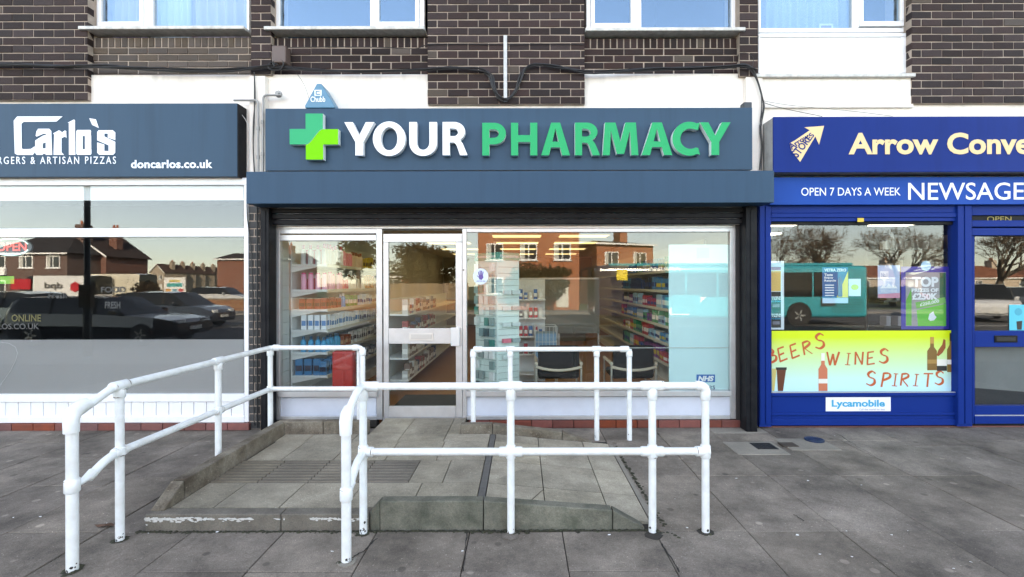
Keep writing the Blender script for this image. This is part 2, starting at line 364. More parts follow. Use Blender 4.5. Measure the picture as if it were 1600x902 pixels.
# ------------------------------------------------------------------ the ramp in front of the pharmacy door
def hexa(mb, b, t, mi=0):      # four bottom corners (ccw from above), four top corners
    return mb.add(list(b) + list(t), [(3, 2, 1, 0), (4, 5, 6, 7), (0, 1, 5, 4), (1, 2, 6, 5), (2, 3, 7, 6), (3, 0, 4, 7)], mi)
PZ = .11
def zr(x): return PZ if x < -.29 else max(.006, PZ - (x + .29) * (PZ - .006) / 1.16)
core = MB()
core.prism([(-2.4, -.02), (.87, -.02), (.87, -.018), (-.29, PZ - .028), (-2.4, PZ - .028)], -2.19, -.52)
core.box(-1.53, -.62, -.519, .06, -.02, PZ - .029)
ramp = structure(core.build('ramp', M_bed))
def rslab(poly, m=M_ramp, name='paving_slab', th=.027):
    g = .0035; cx = sum(p[0] for p in poly) / len(poly); cy = sum(p[1] for p in poly) / len(poly)
    q = []
    for x, y in poly:
        dx, dy = cx - x, cy - y; q.append((x + math.copysign(min(g, abs(dx)), dx), y + math.copysign(min(g, abs(dy)), dy)))
    a = sum(q[i][0] * q[(i + 1) % len(q)][1] - q[(i + 1) % len(q)][0] * q[i][1] for i in range(len(q)))
    if a < 0: q = q[::-1]
    n = len(q); dz = random.uniform(-.0015, .002)
    mb = MB().add([(x, y, zr(x) - th + dz) for x, y in q] + [(x, y, zr(x) + dz) for x, y in q],
                  [tuple(range(n - 1, -1, -1)), tuple(range(n, 2 * n))] + [(i, (i + 1) % n, n + (i + 1) % n, n + i) for i in range(n)])
    return mb.build(name, m, ramp)
rect = lambda x0, x1, y0, y1: [(x0, y0), (x1, y0), (x1, y1), (x0, y1)]
cols = [-2.36, -2.07, -1.63, -1.19, -.75, -.315]
rowy = [-2.14, -1.743, -1.28, -.78, -.565]
for r_ in (0, 2, 3):
    off = .0 if r_ != 2 else .02
    for a, b in zip(cols, cols[1:]): rslab(rect(max(a + off, -2.36), b + (off if b < -.4 else 0), rowy[r_], rowy[r_ + 1]))
rslab(rect(-.86, -.60, rowy[1], rowy[2])); rslab(rect(-.60, -.315, rowy[1], rowy[2]))
for a, b in ((-1.53, -1.19), (-1.19, -.75), (-.75, -.62)): rslab(rect(a, b, -.565, -.25)); rslab(rect(a, b, -.25, .05))
def corduroy(x0, x1, y0, y1):
    mb = MB(); g = .003; mb.box(x0 + g, x1 - g, y0 + g, y1 - g, PZ - .027, PZ - .004); n = 8; p = (y1 - y0) / n
    for i in range(n):
        y = y0 + (i + .5) * p; h = p * .29
        mb.add([(x0 + g, y - h, PZ - .004), (x0 + g, y - h * .45, PZ + .006), (x0 + g, y + h * .45, PZ + .006), (x0 + g, y + h, PZ - .004),
                (x1 - g, y - h, PZ - .004), (x1 - g, y - h * .45, PZ + .006), (x1 - g, y + h * .45, PZ + .006), (x1 - g, y + h, PZ - .004)],
               [(0, 4, 5, 1), (1, 5, 6, 2), (2, 6, 7, 3), (0, 1, 2, 3), (7, 6, 5, 4)])
    return mb.build('ribbed_slab', M_rib, ramp)
M_rib = mat('ribbed slab concrete', srgb(112, 104, 92), .85, wstain=.2, rand=.06, noise=.5, nscale=4, ncol=srgb(78, 72, 64), bump=.3, bscale=90, fine=.25, fscale=140)
for a, b in zip([-2.36, -2.0, -1.62, -1.24], [-2.0, -1.62, -1.24, -.86]): corduroy(a, b, rowy[1], rowy[2])
MB().box(-.312, -.262, -2.13, -.566, .08, PZ - .004).build('drain_strip', mat('bitumen strip', (.12, .115, .105), .85, noise=.4, nscale=20), ramp)
# sloping part, with two cuts laid on the diagonal
for y0, y1 in zip(rowy, rowy[1:]):
    if y0 == rowy[1]:
        rslab([(-.258, y0), (.16, y0), (.16, y1), (.10, y1)]); rslab([(-.258, y0), (.10, y1), (-.258, y1)])
    elif y0 == rowy[0]:
        rslab([(-.258, y0), (-.02, y0), (.16, y1 - .02), (.16, y1), (-.258, y1)]); rslab([(-.01, y0), (.16, y0), (.16, y1 - .04)])
    else: rslab(rect(-.258, .16, y0, y1))
    rslab(rect(.16, .60, y0, y1)); rslab(rect(.60, .86, y0, y1))
MB().add([(.862, -2.16, .0), (.90, -2.16, -.01), (.90, -.6, -.01), (.862, -.6, .0), (.862, -2.16, .011), (.90, -2.16, .007), (.90, -.6, .007), (.862, -.6, .011)],
         [(4, 5, 6, 7), (0, 1, 5, 4), (1, 2, 6, 5), (2, 3, 7, 6)]).build('mortar_strip', M_slab_light, ramp)
# kerbs
def kerb(poly_yz=None, x0=0, x1=0, name='kerb_stone', m=None, pts=None):
    mb = MB()
    if pts: hexa(mb, *pts)
    else: hexa(mb, [(x0, poly_yz[0][0], poly_yz[0][1]), (x1, poly_yz[0][0], poly_yz[0][1]), (x1, poly_yz[1][0], poly_yz[1][1]), (x0, poly_yz[1][0], poly_yz[1][1])],
              [(x0, poly_yz[3][0], poly_yz[3][1]), (x1, poly_yz[3][0], poly_yz[3][1]), (x1, poly_yz[2][0], poly_yz[2][1]), (x0, poly_yz[2][0], poly_yz[2][1])])
    return mb.build(name, m or M_kerb, ramp, bevel=.008)
KX0, KX1 = -2.455, -2.365
kerb([(-2.20, -.02), (-1.99, -.02), (-2.0, .235), (-2.19, .12)], KX0, KX1)
for a, b in ((-1.985, -1.24), (-1.235, -.57)): kerb([(a, -.02), (b, -.02), (b, .237), (a, .237)], KX0, KX1)
for a, b in ((-2.455, -1.99), (-1.985, -1.545)): kerb([(-.565, -.02), (-.475, -.02), (-.475, .237), (-.565, .237)], a, b)
def xkerb(x0, x1, y0, y1, za, zb, m=None):
    return kerb(pts=([(x0, y0, -.02), (x1, y0, -.02), (x1, y1, -.02), (x0, y1, -.02)], [(x0, y0, za), (x1, y0, zb), (x1, y1, zb), (x0, y1, za)]), m=m)
xkerb(-.615, -.295, -.565, -.475, .205, .205); xkerb(-.29, .40, -.565, -.475, .203, .125); xkerb(.405, .70, -.565, -.475, .124, .02)
M_kerb_g = mat('green stained kerb', srgb(110, 108, 96), .85, wstain=.25, noise=.9, nscale=7, ncol=srgb(68, 72, 60), bump=.5, bscale=70, fine=.3, fscale=110)
kerb(pts=([(-.995, -2.225, -.02), (-.93, -2.225, -.02), (-.93, -2.145, -.02), (-.995, -2.145, -.02)], [(-.995, -2.225, .12), (-.93, -2.225, .188), (-.93, -2.145, .188), (-.995, -2.145, .12)]), m=M_kerb_g)
xkerb(-.929, -.255, -2.225, -2.145, .188, .188, M_kerb_g); xkerb(-.25, .59, -2.225, -2.145, .187, .125, M_kerb_g); xkerb(.595, .80, -2.225, -2.145, .124, .01, M_kerb_g)
M_step = mat('worn white step edge', srgb(112, 106, 96), .85, noise=.8, nscale=6, ncol=srgb(78, 73, 66), bump=.5, bscale=60, fine=.3, fscale=110)
for a, b in ((-2.455, -1.575), (-1.57, -1.0)):
    MB().box(a, b, -2.235, -2.145, -.02, PZ).build('step_stone', M_step, ramp, bevel=.008)
# worn band of white paint on the step's face: patchy flakes of real shape
pm = mat('flaking white paint', (.55, .55, .52), .7, noise=.7, nscale=30, ncol=(.40, .38, .34))
fl = MB(); rf = random.Random(3); fi = 0
while fi < 360:
    x = -2.45 + 1.44 * rf.random() ** 1.25; fi += 1
    if abs(x + 1.572) < .014 or (x > -2.1 and math.sin(x * 9.1) + math.sin(x * 23) < -.25): continue
    zc = PZ - .026 - abs(rf.gauss(0, .009)) * (1.5 if x < -2.1 else .8) + (.004 if x < -2.1 else 0); wv = rf.uniform(.006, .022); hv = rf.uniform(.002, .007); y = -2.2362 - rf.random() * .0009
    fl.add([(x + wv * rf.uniform(.6, 1.1) * math.cos(k * 1.047 + .3), y, zc + hv * rf.uniform(.5, 1.2) * math.sin(k * 1.047 + .3)) for k in range(6)], [tuple(range(6))])
tag(fl.build('paint_flakes', pm, ramp), kind='stuff')
# dirt and moss gathered along the foot of the kerbs
dm = MB(); rf = random.Random(5)
def dirt(pts, wd):
    pts = [Vector((*p, 0)) for p in pts]
    for a, b in zip(pts, pts[1:]):
        n = max(2, int((b - a).length / .018)); d = (b - a).normalized(); nn = Vector((d.y, -d.x, 0))
        for i in range(n):
            c = a + (b - a) * (i + rf.random()) / n + nn * abs(rf.gauss(0, wd)); s_ = rf.uniform(.006, .02); h = s_ * rf.uniform(.25, .6)
            k = rf.uniform(0, 3)
            ring = [(c.x + s_ * math.cos(k + q * 1.2566) * rf.uniform(.7, 1.3), c.y + s_ * math.sin(k + q * 1.2566) * rf.uniform(.7, 1.2), .0005) for q in range(5)]
            dm.add(ring + [(c.x, c.y, h)], [(q, (q + 1) % 5, 5) for q in range(5)])
dirt([(-2.5, -2.24), (-1.0, -2.24), (.85, -2.23)], .014); dirt([(-2.5, -2.24), (-1.0, -2.24), (.85, -2.23)], .006); dirt([(.93, -2.2), (.905, -.6)], .012); dirt([(.86, -2.23), (.97, -2.28), (1.0, -2.34)], .03)
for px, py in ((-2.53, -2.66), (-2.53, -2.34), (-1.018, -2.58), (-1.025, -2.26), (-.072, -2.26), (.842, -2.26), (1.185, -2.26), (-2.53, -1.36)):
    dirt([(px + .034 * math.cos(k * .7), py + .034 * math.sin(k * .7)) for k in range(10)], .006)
dirt([(-2.458, -.5), (-2.458, -2.2)], -.008)
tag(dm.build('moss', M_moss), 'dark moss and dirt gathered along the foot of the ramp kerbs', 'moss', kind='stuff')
# ------------------------------------------------------------------ the brick parade of shops
bld = thing('brick_building', (0, 6, 0), 'long dark brick parade with white band, flats above and shops below', 'building')
_br = {}
def bricks(parent, x0, x1, z0, z1, y, ch, bl, m, dep=.085, half0=0, soldier=False):
    j = .0115; n = max(1, round((z1 - z0) / ch)); ch = (z1 - z0) / n
    for i in range(n):
        za, zb = z1 - (i + 1) * ch, z1 - i * ch; x = x0 - ((i + half0) % 2) * bl / 2
        while x < x1 - .012:
            a, b = max(x, x0), min(x + bl, x1)
            if b - a > .03:
                wv, hv = round(b - a - j, 2), round(zb - za - j, 3); k = (wv, hv, dep, m.name)
                for k, m_ in (((wv, hv, dep, M_brick3.name), M_brick3), (k, m)):
                  if k not in _br:
                    hx, e = wv / 2, .003
                    _br[k] = MB().add([(-hx, e, 0), (hx, e, 0), (hx, e, hv), (-hx, e, hv), (-hx + e, 0, e), (hx - e, 0, e), (hx - e, 0, hv - e), (-hx + e, 0, hv - e),
                                       (-hx, dep, 0), (hx, dep, 0), (hx, dep, hv), (-hx, dep, hv)],
                                      [(4, 5, 6, 7), (0, 1, 5, 4), (1, 2, 6, 5), (2, 3, 7, 6), (3, 0, 4, 7), (1, 9, 10, 2), (8, 0, 3, 11), (2, 10, 11, 3), (8, 9, 1, 0)]).mesh('brick', m_, (0, 0, 0))
                if m is not M_brick3 and random.random() < .025 and (wv, hv, dep, M_brick3.name) in _br: k = (wv, hv, dep, M_brick3.name)
                o = bpy.data.objects.new('brick', _br[k])
                link(o, parent, ((a + b) / 2, y + random.gauss(0, .0012), za + j / 2 + random.gauss(0, .0007))); o.rotation_euler = (random.gauss(0, .004), random.gauss(0, .004), random.gauss(0, .006))
            x += bl
BT, WT, HT = 4.99, 5.65, 7.0
def pier(u0, u1, vb, m=M_brick, y=0.0, h0=0, ub=None, top=BT, name='pier', core_top=HT):
    x0, x1, zb = U(u0, y), U(u1, y), V(vb, y)
    p = MB().box(x0 + .007, x1 - .007, y + .007, y + .4, zb + .003, core_top).build(name, M_mortar, bld)
    bricks(p, x0, x1, zb, top, y, .0857, .229, m, half0=h0); return p
pier(-140, 138, 155); pier(392, 425, 116, h0=1); pier(668, 915, 163); pier(1156, 1186, 120); pier(1425, 1760, 163)
SY = .075
def spandrel(u0, u1, v0, v1, m):
    x0, x1 = U(u0, SY), U(u1, SY); zt, zb = V(v0, SY), V(v1, SY)
    p = MB().box(x0 + .004, x1 - .004, SY + .008, SY + .28, zb + .004, zt - .004).build('spandrel', M_mortar, bld)
    zs = zt - .118; bricks(p, x0, x1, zs, zt, SY, .118, .0755, m); bricks(p, x0, x1, zb, zs, SY, .077, .2265, m); return p
spandrel(138, 394, 57, 115, M_brick3); spandrel(424, 670, 58, 119, M_brick2); spandrel(913, 1158, 60, 119, M_brick2)
band = MB(); band.box(U(-160), U(1780), .05, .34, 2.66, V(113)); band.box(U(392), U(415, -.02), -.02, .049, 2.66, V(118, -.02)); band.box(U(1166), U(1192, -.01), -.01, .049, 2.66, V(122))
band.box(U(1186), U(1430), .018, .049, V(168), V(121))
band.build('rendered_band', M_render, bld)
lw = MB()   # plain brickwork above the bricks one can see, and beyond both ends
lw.box(U(-160), U(1780), .09, .4, WT + .02, HT)
lw.box(-16, U(-141), .01, .4, 0, HT); lw.box(U(1761), 16, .01, .4, 0, HT)
M_farbrick = bpy.data.materials.new('plain brickwork'); M_farbrick.use_nodes = True
def brick_nodes(m, c1, c2, mo, sc=1.0):
    t = m.node_tree; b = t.nodes.new('ShaderNodeTexBrick'); tc = t.nodes.new('ShaderNodeTexCoord'); mp = t.nodes.new('ShaderNodeMapping')
    sep = t.nodes.new('ShaderNodeSeparateXYZ'); cmb = t.nodes.new('ShaderNodeCombineXYZ'); add = t.nodes.new('ShaderNodeMath')
    t.links.new(tc.outputs['Object'], sep.inputs[0]); t.links.new(sep.outputs[0], add.inputs[0]); t.links.new(sep.outputs[1], add.inputs[1])
    t.links.new(add.outputs[0], cmb.inputs[0]); t.links.new(sep.outputs[2], cmb.inputs[1]); t.links.new(cmb.outputs[0], b.inputs['Vector'])
    b.inputs['Color1'].default_value = (*c1, 1); b.inputs['Color2'].default_value = (*c2, 1); b.inputs['Mortar'].default_value = (*mo, 1)
    b.inputs['Scale'].default_value = sc; b.inputs['Brick Width'].default_value = .228; b.inputs['Row Height'].default_value = .0857; b.inputs['Mortar Size'].default_value = .01
    p = t.nodes['Principled BSDF']; t.links.new(b.outputs[0], p.inputs['Base Color']); p.inputs['Roughness'].default_value = .85
brick_nodes(M_farbrick, srgb(76, 66, 62), srgb(58, 50, 48), srgb(150, 140, 130))
lw.build('upper_wall', M_farbrick, bld)
sh = MB(); sh.box(-16, -15.7, .41, 13, 0, HT); sh.box(15.7, 16, .41, 13, 0, HT); sh.box(-15.69, 15.69, 12.7, 13, 0, HT); sh.build('outer_wall', M_farbrick, bld)
MB().box(-16.2, 16.2, -.25, 13.2, HT + .004, HT + .26).build('roof', mat('roof felt', (.06, .06, .06), .9, noise=.3, nscale=2), bld)
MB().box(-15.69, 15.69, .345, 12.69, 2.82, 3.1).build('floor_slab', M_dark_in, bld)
part = MB(); part.box(-15.69, 15.69, 3.6, 3.7, 3.11, HT - .01)
for x in (-6.2, -2.9, .2, 2.55, 5.6): part.box(x - .05, x + .05, .41, 3.59, 3.11, HT - .01)
part.build('flat_partition', mat('flat wall paint', (.06, .08, .11), .8), bld)

def upwin(u0, u1, vb, sash, fixed, sill=True, vs0=None, lace=None, label=None):
    Y = .12; zb = V(vb, Y); fr = MB(); W = U(1, Y) - U(0, Y)
    x0, x1 = U(u0, Y), U(u1, Y)
    sx0, sx1 = U(sash[0], Y), U(sash[1], Y); fx0, fx1 = U(fixed[0], Y), U(fixed[1], Y)
    zt = WT; zf = zb + .065
    left_first = sx0 < fx0
    a, b = (sx1, fx0) if left_first else (fx1, sx0)
    # outer frame: sill rail, head, jambs, mullion
    fr.box(x0, x1, Y, Y + .07, zb, zf - .012); fr.box(x0, x1, Y, Y + .07, zt - .06, zt)
    lo = min(sx0, fx0); hi = max(sx1, fx1)
    fr.box(x0, lo, Y, Y + .07, zf - .012, zt - .06); fr.box(hi, x1, Y, Y + .07, zf - .012, zt - .06); fr.box(a, b, Y, Y + .07, zf - .012, zt - .06)
    w_ = fr.build('window', M_upvc, bld, bevel=.006)
    # opening sash stands proud, with its own frame
    s = MB(); e = .055; y = Y - .018
    s.box(sx0, sx1, y, y + .06, zf, zf + e); s.box(sx0, sx1, y, y + .06, zt - .12, zt - .065); s.box(sx0, sx0 + e * .8, y, y + .06, zf + e, zt - .12); s.box(sx1 - e * .8, sx1, y, y + .06, zf + e, zt - .12)
    s.build('sash', M_upvc, w_, bevel=.006)
    MB().box(sx0 + e * .8, sx1 - e * .8, Y + .01, Y + .016, zf + e, zt - .12).build('pane', M_sky_glass, w_)
    MB().box(fx0, fx1, Y + .03, Y + .036, zf - .012, zt - .06).build('pane', M_sky_glass, w_)
    if sill:
        MB().box(x0 - .03, x1 + .03, -.035, Y + .02, zb - .04, zb - .003).build('sill', M_sill, w_, bevel=.006)
    return w_
upwin(146, 390, 50, (155, 226), (240, 386)); upwin(428, 664, 51, (588, 656), (438, 579)); upwin(917, 1152, 54, (924, 992), (1003, 1144))
w4 = upwin(1186, 1417, 52, (1343, 1412), (1190, 1333), sill=False)
wp = MB(); y = .10; wp.pbox(1188, 57, 1410, 117, y, .12); wp.build('infill_panel', mat('white infill panel', (.78, .79, .81), .3), w4)
fr = MB(); fr.pbox(1186, 53, 1420, 58.5, .085, .014); fr.pbox(1409, 59, 1418, 115, .085, .014); fr.pbox(1186, 59, 1189, 115, .085, .014); fr.build('panel_frame', M_upvc, w4, bevel=.003)
MB().pbox(1183, 115.5, 1432, 121, -.03, .2).build('sill', M_sill, w4, bevel=.006)

# curtains behind the flats' windows
def curtain(u0, u1, vb, y, m, label, nfold, amp, gathered=0):
    x0, x1 = U(u0, y), U(u1, y); mb = MB(); n = nfold * 10; z0, z1 = V(vb, y), WT + .1
    rr = random.Random(u0); ph = [rr.uniform(-.6, .6) for _ in range(n + 1)]
    for k, z in enumerate((z0, (z0 + z1) / 2, z1)):
        for i in range(n + 1):
            t = i / n; mb.v.append((x0 + (x1 - x0) * t, y + amp * math.sin(t * nfold * 2 * math.pi + ph[i // 10 * 10 if i // 10 * 10 <= n else n]) + .3 * amp * math.sin(t * nfold * 5.1 + k), z))
    for k in range(2):
        for i in range(n): mb.f.append((k * (n + 1) + i, k * (n + 1) + i + 1, (k + 1) * (n + 1) + i + 1, (k + 1) * (n + 1) + i)); mb.m.append(0)
    o = mb.build('curtain', m, smooth=True); md = o.modifiers.new('cloth thickness', 'SOLIDIFY'); md.thickness = .004
    tag(o, label, 'curtain')
curtain(150, 232, 60, .32, mat('lilac curtain', (.62, .52, .72), .8), 'lilac curtain in the flat window above the restaurant sign', 7, .03)
curtain(236, 300, 60, .33, mat('white voile', (.75, .80, .86), .8), 'white voile drawn across the flat window above the restaurant', 6, .025)
curtain(300, 392, 60, .36, mat('mauve curtain', (.66, .56, .66), .8), 'pale mauve curtain hanging at the end of the flat window', 6, .035)
curtain(1188, 1336, 62, .30, mat('lace net', (.60, .70, .76), .9, noise=.5, nscale=60, ncol=(.40, .50, .58)), 'patterned lace net curtain in the flat window above the newsagent', 12, .022)
pf = thing('photo_frame', (U(1292, .26), .27, V(52, .26)), 'small framed photograph standing on the sill before the lace net', 'frame')
MB().pbox(1281, 38, 1303, 53, .262, .012).build('frame', mat('photo frame white', (.7, .72, .74), .5), pf); MB().pbox(1284, 41, 1300, 51, .258, .003).build('print', mat('photo print', (.35, .25, .25), .5, noise=.6, nscale=50, ncol=(.1, .2, .3)), pf)

# brick nib between the restaurant and the pharmacy
nb = MB().box(U(388, -.03) + .004, U(407, -.03) - .004, -.024, .35, .0, 2.655).build('pier', M_mortar, bld)
bricks(nb, U(388, -.03), U(407, -.03), .0, 2.655, -.03, .0857, .131, mat('grey nib brick', srgb(66, 66, 66), .75, rand=.25, noise=.5, nscale=14, bump=.5, bscale=120), dep=.05)
nb2 = MB().box(U(1181, .02), U(1190, .02), .02, .35, 0, 2.655).build('pier', M_farbrick, bld)
pt = MB()
for x in (U(398), U(1187)): pt.box(x - .06, x + .06, .36, 12.69, 0, 2.81)
for x in (-9.0, 8.6): pt.box(x - .06, x + .06, .36, 12.69, 0, 2.81)
pt.build('party_wall', M_wall_in, bld)

# ------------------------------------------------------------------ things fixed to the wall
def cable(pts, r, label, Y=-.03, name='cable', group='black cables along the wall', sub=3, m=None, wob=.0, n=1, tie=None):
    """a run of n strands through (u,v[,Y]) points"""
    root = None; mb = MB()
    for k in range(n):
        rr = random.Random(k + len(pts)); P = []
        for q in pts:
            yy = q[2] if len(q) > 2 else Y
            du, dv = (rr.uniform(-wob, wob), rr.uniform(-wob, wob)) if n > 1 or wob else (0, 0)
            P.append(Vector((U(q[0] + du, yy), yy - rr.random() * r * n * .6, V(q[1] + dv, yy))))
        Q = []
        for i in range(len(P) - 1):
            p0, p1, p2, p3 = P[max(i - 1, 0)], P[i], P[i + 1], P[min(i + 2, len(P) - 1)]
            for s_ in range(sub):
                t = s_ / sub; Q.append(.5 * ((2 * p1) + (p2 - p0) * t + (2 * p0 - 5 * p1 + 4 * p2 - p3) * t * t + (3 * p1 - p0 - 3 * p2 + p3) * t ** 3))
        Q.append(P[-1]); mb.tube(Q, r, 6)
    return tag(mb.build(name, m or M_cable, smooth=True), label, 'cable', group)
cable([(-160, 99), (-40, 100), (40, 101), (100, 104), (138, 104), (170, 104), (230, 108), (300, 110), (360, 110), (400, 106), (425, 103)], .0095, 'thick black cable bundle crossing the brickwork above the restaurant', n=6, wob=2.6)
cable([(395, 108), (430, 105), (480, 109), (560, 112), (640, 112), (700, 108), (740, 109), (757, 112), (768, 120), (772, 136), (780, 152), (790, 157)], .008, 'black cable bundle over the pharmacy dipping down to white trunking', n=6, wob=2.6, Y=-.025)
cable([(792, 157), (803, 148), (812, 128), (820, 110), (838, 103), (870, 106), (915, 114), (960, 113), (1020, 110), (1080, 108), (1130, 106), (1160, 104), (1180, 110)], .008, 'black cable bundle climbing from white trunking towards newsagent side', n=6, wob=2.6, Y=-.025)
cable([(450, 74), (520, 73), (600, 74), (650, 76), (668, 70), (720, 69), (790, 70), (850, 69), (913, 70)], .004, 'thin black cable running under the flat window sills and over the pier', Y=-.012)
cable([(1160, 104), (1174, 110), (1182, 128), (1190, 150), (1192, 170), (1189, 200), (1190, 230), (1188, 268)], .006, 'black cable bunch dropping between pharmacy and newsagent signs', n=3, wob=2.2, Y=-.035)
cable([(1157, 84), (1168, 84), (1178, 92), (1176, 106)], .003, 'thin looped black wire beside the lace curtain window', Y=-.02)
cable([(1190, 158), (1230, 165), (1280, 170), (1340, 176), (1395, 183)], .0025, 'thin grey wire drooping across white wall to newsagent sign', Y=-.02, m=mat('grey wire', (.12, .12, .12), .6))
cable([(1190, 160), (1215, 168), (1250, 176), (1285, 183)], .003, 'short black wire drooping to the arrow end of blue sign', Y=-.03)
cable([(398, 112), (399, 150), (398, 190), (396, 230), (398, 268)], .006, 'black cable dropping from bundle beside the grey conduits', n=2, wob=1.0, Y=-.04)
cable([(378, 178), (386, 190), (392, 215), (390, 245), (386, 262)], .003, 'thin white wire curling beside restaurant sign end', Y=-.04, m=mat('white wire', (.6, .6, .58), .5), group='white wires')
cable([(386, 300), (387, 340), (392, 380), (394, 420), (395, 470), (396, 540), (396, 600), (397, 665)], .005, 'black cable running down the grey brick nib', Y=-.045)
cable([(402, 322), (402, 420), (402, 520), (402, 668)], .008, 'straight black conduit down the nib beside shutter guide', Y=-.05)
cable([(463, 112), (476, 132), (484, 155)], .002, 'fine wire hanging from the bundle to the triangular alarm box', Y=.0)
cable([(430, 104), (428, 96), (436, 93), (444, 97), (440, 107), (428, 110), (420, 104), (424, 98), (434, 100)], .006, 'coil of black cable knotted under the brown junction box', Y=-.05, n=2, wob=1.2)

jb = thing('junction_box', (U(437, -.05), -.02, V(97, -.02)), 'brown plastic junction box on the wall under flat window', 'box')
MB().pbox(425, 70, 447, 97, -.06, .125).build('cover', mat('brown plastic', srgb(92, 76, 70), .5), jb, bevel=.012)
tr = MB().pbox(787.5, 55, 793, 158, -.03, .028).build('cable_trunking', mat('galvanised trunking', (.55, .56, .56), .5, noise=.4, nscale=20), bevel=.003)
tag(tr, 'white vertical cable trunking on the brick pier above the pharmacy', 'trunking')
def pipe(pts, r, label, name='conduit', elbows=()):
    o = thing(name, Vector((U(pts[0][0], pts[0][2]), pts[0][2], V(pts[0][1], pts[0][2]))), label, 'conduit', 'grey conduits between the signs')
    P = [Vector((U(a, y), y, V(b, y))) for a, b, y in pts]; Q = [P[0]]
    for i in range(1, len(P) - 1):
        d0, d1 = (P[i - 1] - P[i]).normalized(), (P[i + 1] - P[i]).normalized(); Q += arc(P[i] + d0 * .045, P[i], P[i] + d1 * .045, 5)
    Q.append(P[-1]); MB().tube(Q, r, 10).build('tube', M_pipe, o, smooth=True)
    for u, v, y in elbows: MB().tube([(U(u, y), y, V(v, y) - .02), (U(u, y), y, V(v, y) + .02)], r * 1.35, 10).build('saddle', M_pipe, o, smooth=True)
pipe([(440, 148, -.06), (412, 148, -.06), (411, 268, -.06)], .012, 'grey conduit with flanged end turning down beside pharmacy sign', elbows=((411, 190, -.06), (411, 240, -.06)))
pipe([(366, 156, -.06), (404, 156, -.06), (404, 268, -.06)], .012, 'grey conduit turning down beside end of restaurant sign', elbows=((404, 200, -.06), (404, 245, -.06)))
fl = MB().lathe([(.001, 0), (.04, 0), (.04, .012), (.018, .014), (.018, .05), (.001, .05)], 0, 0, 0, 12); fl.v = [(U(438, 0) + x, -.02 - z, V(148, 0) + y) for x, y, z in fl.v]
tag(fl.build('wall_flange', M_pipe, smooth=True), 'round grey flange holding the conduit end to white wall', 'flange')
# triangular alarm box
ab = thing('alarm_box', (U(499, -.1), -.04, V(167, -.05)), 'blue triangular alarm box standing on top of the pharmacy sign', 'alarm box')
y = -.13; tri = [(U(477, y), V(168, y)), (U(523, y), V(168, y)), (U(523, y), V(164, y)), (U(502.5, y), V(130, y)), (U(495.5, y), V(130, y)), (U(477, y), V(164, y))]
MB().prism(tri, y, .045).build('cover', mat('alarm blue', srgb(72, 128, 156), .4, noise=.2, nscale=12), ab, bevel=.008)
Mw = mat('white print', (.82, .84, .86), .5)
ptext('Chubb', 486, 150.5, 509, 159, y, Mw, ab, bold=.012)
lg = MB(); lg.pbox(492, 140, 503, 149, y - .001, .0008); lg.build('emblem', Mw, ab)
bc = MB(); bc.prism([(U(a, y), V(b, y)) for a, b in ((494, 141.5), (501.5, 141.5), (500, 143), (495.8, 143.4), (495.5, 146), (500.5, 146), (502, 147.8), (495, 148), (493.6, 146))], y - .002, y - .0012); bc.build('emblem_letter', MATS['alarm blue'], ab)
sp = MB().pbox(1163, 160, 1176, 172, -.1, .1).build('spotlight', mat('dark housing', (.03, .04, .05), .5), bevel=.01); tag(sp, 'small dark spotlight housing perched at the end of pharmacy sign', 'spotlight')
# ------------------------------------------------------------------ signs
M_sign = mat('slate blue panel', srgb(46, 74, 95), .45, spec=.2, streak=.4, noise=.25, nscale=1.6, ncol=srgb(36, 66, 88), bump=.03, bscale=8)
M_sign2 = mat('slate blue steel', srgb(42, 72, 95), .45, spec=.2, streak=.35, noise=.2, nscale=2, ncol=srgb(34, 64, 86), bump=.03, bscale=6)
M_white = mat('white letter', (.84, .86, .87), .45)
M_vin = mat('white vinyl', (.82, .86, .92), .4)
M_green = mat('green acrylic', (.002, .37, .145), .45, spec=.1)
M_lside = mat('letter return', (.72, .80, .78), .45)
M_lime = mat('lime acrylic', (.14, .58, .01), .45, spec=.1)
M_teal = mat('teal acrylic', (.012, .38, .17), .45, spec=.1)

RY = -.12
rs = thing('fascia_sign', (U(100, RY), RY, V(275, RY)), 'slate blue restaurant fascia sign with white angular lettering', 'sign', 'shop signs')
MB().box(U(-240, RY), U(371, RY), RY, .045, V(275, RY), V(160.5, RY)).build('panel', M_sign, rs, bevel=.003)
MB().box(U(371, RY) + .001, U(371, RY) + .009, RY + .004, .045, V(276, RY), V(161, RY)).build('end_cap', M_black, rs)
q = lambda x, y_: (U(.1552 * x, RY), V(150 + .1552 * y_, RY))
def glyph(polys, name='letter', m=M_vin, Y=RY, par=rs, f=q):
    mb = MB()
    for i, pl in enumerate(polys): mb.prism([f(*p) for p in pl], Y - .004 - i * .0003, Y - .001)
    return mb.build(name, m, par)
rc = lambda a, b, c, d: [(a, b), (c, b), (c, d), (a, d)]
glyph([[(180, 198), (635, 198), (575, 250), (245, 252), (222, 270), (225, 520), (245, 528), (318, 525), (355, 498), (355, 560), (335, 585), (180, 585), (155, 570), (145, 240)]])
glyph([[(470, 322), (500, 322), (522, 345), (530, 585), (465, 585)], [(375, 345), (392, 322), (480, 322), (480, 372), (440, 374), (375, 402), (366, 392)], [(362, 440), (438, 392), (468, 385), (468, 458), (436, 470), (436, 585), (375, 585), (360, 565)], [(430, 520), (470, 520), (470, 575), (430, 575)]])
glyph([[(540, 370), (600, 338), (625, 352), (625, 560), (650, 585), (545, 585), (552, 380)], [(615, 370), (660, 340), (672, 345), (675, 415), (660, 402), (615, 420)]])
glyph([[(688, 262), (750, 230), (760, 235), (765, 585), (700, 585), (700, 262)]])
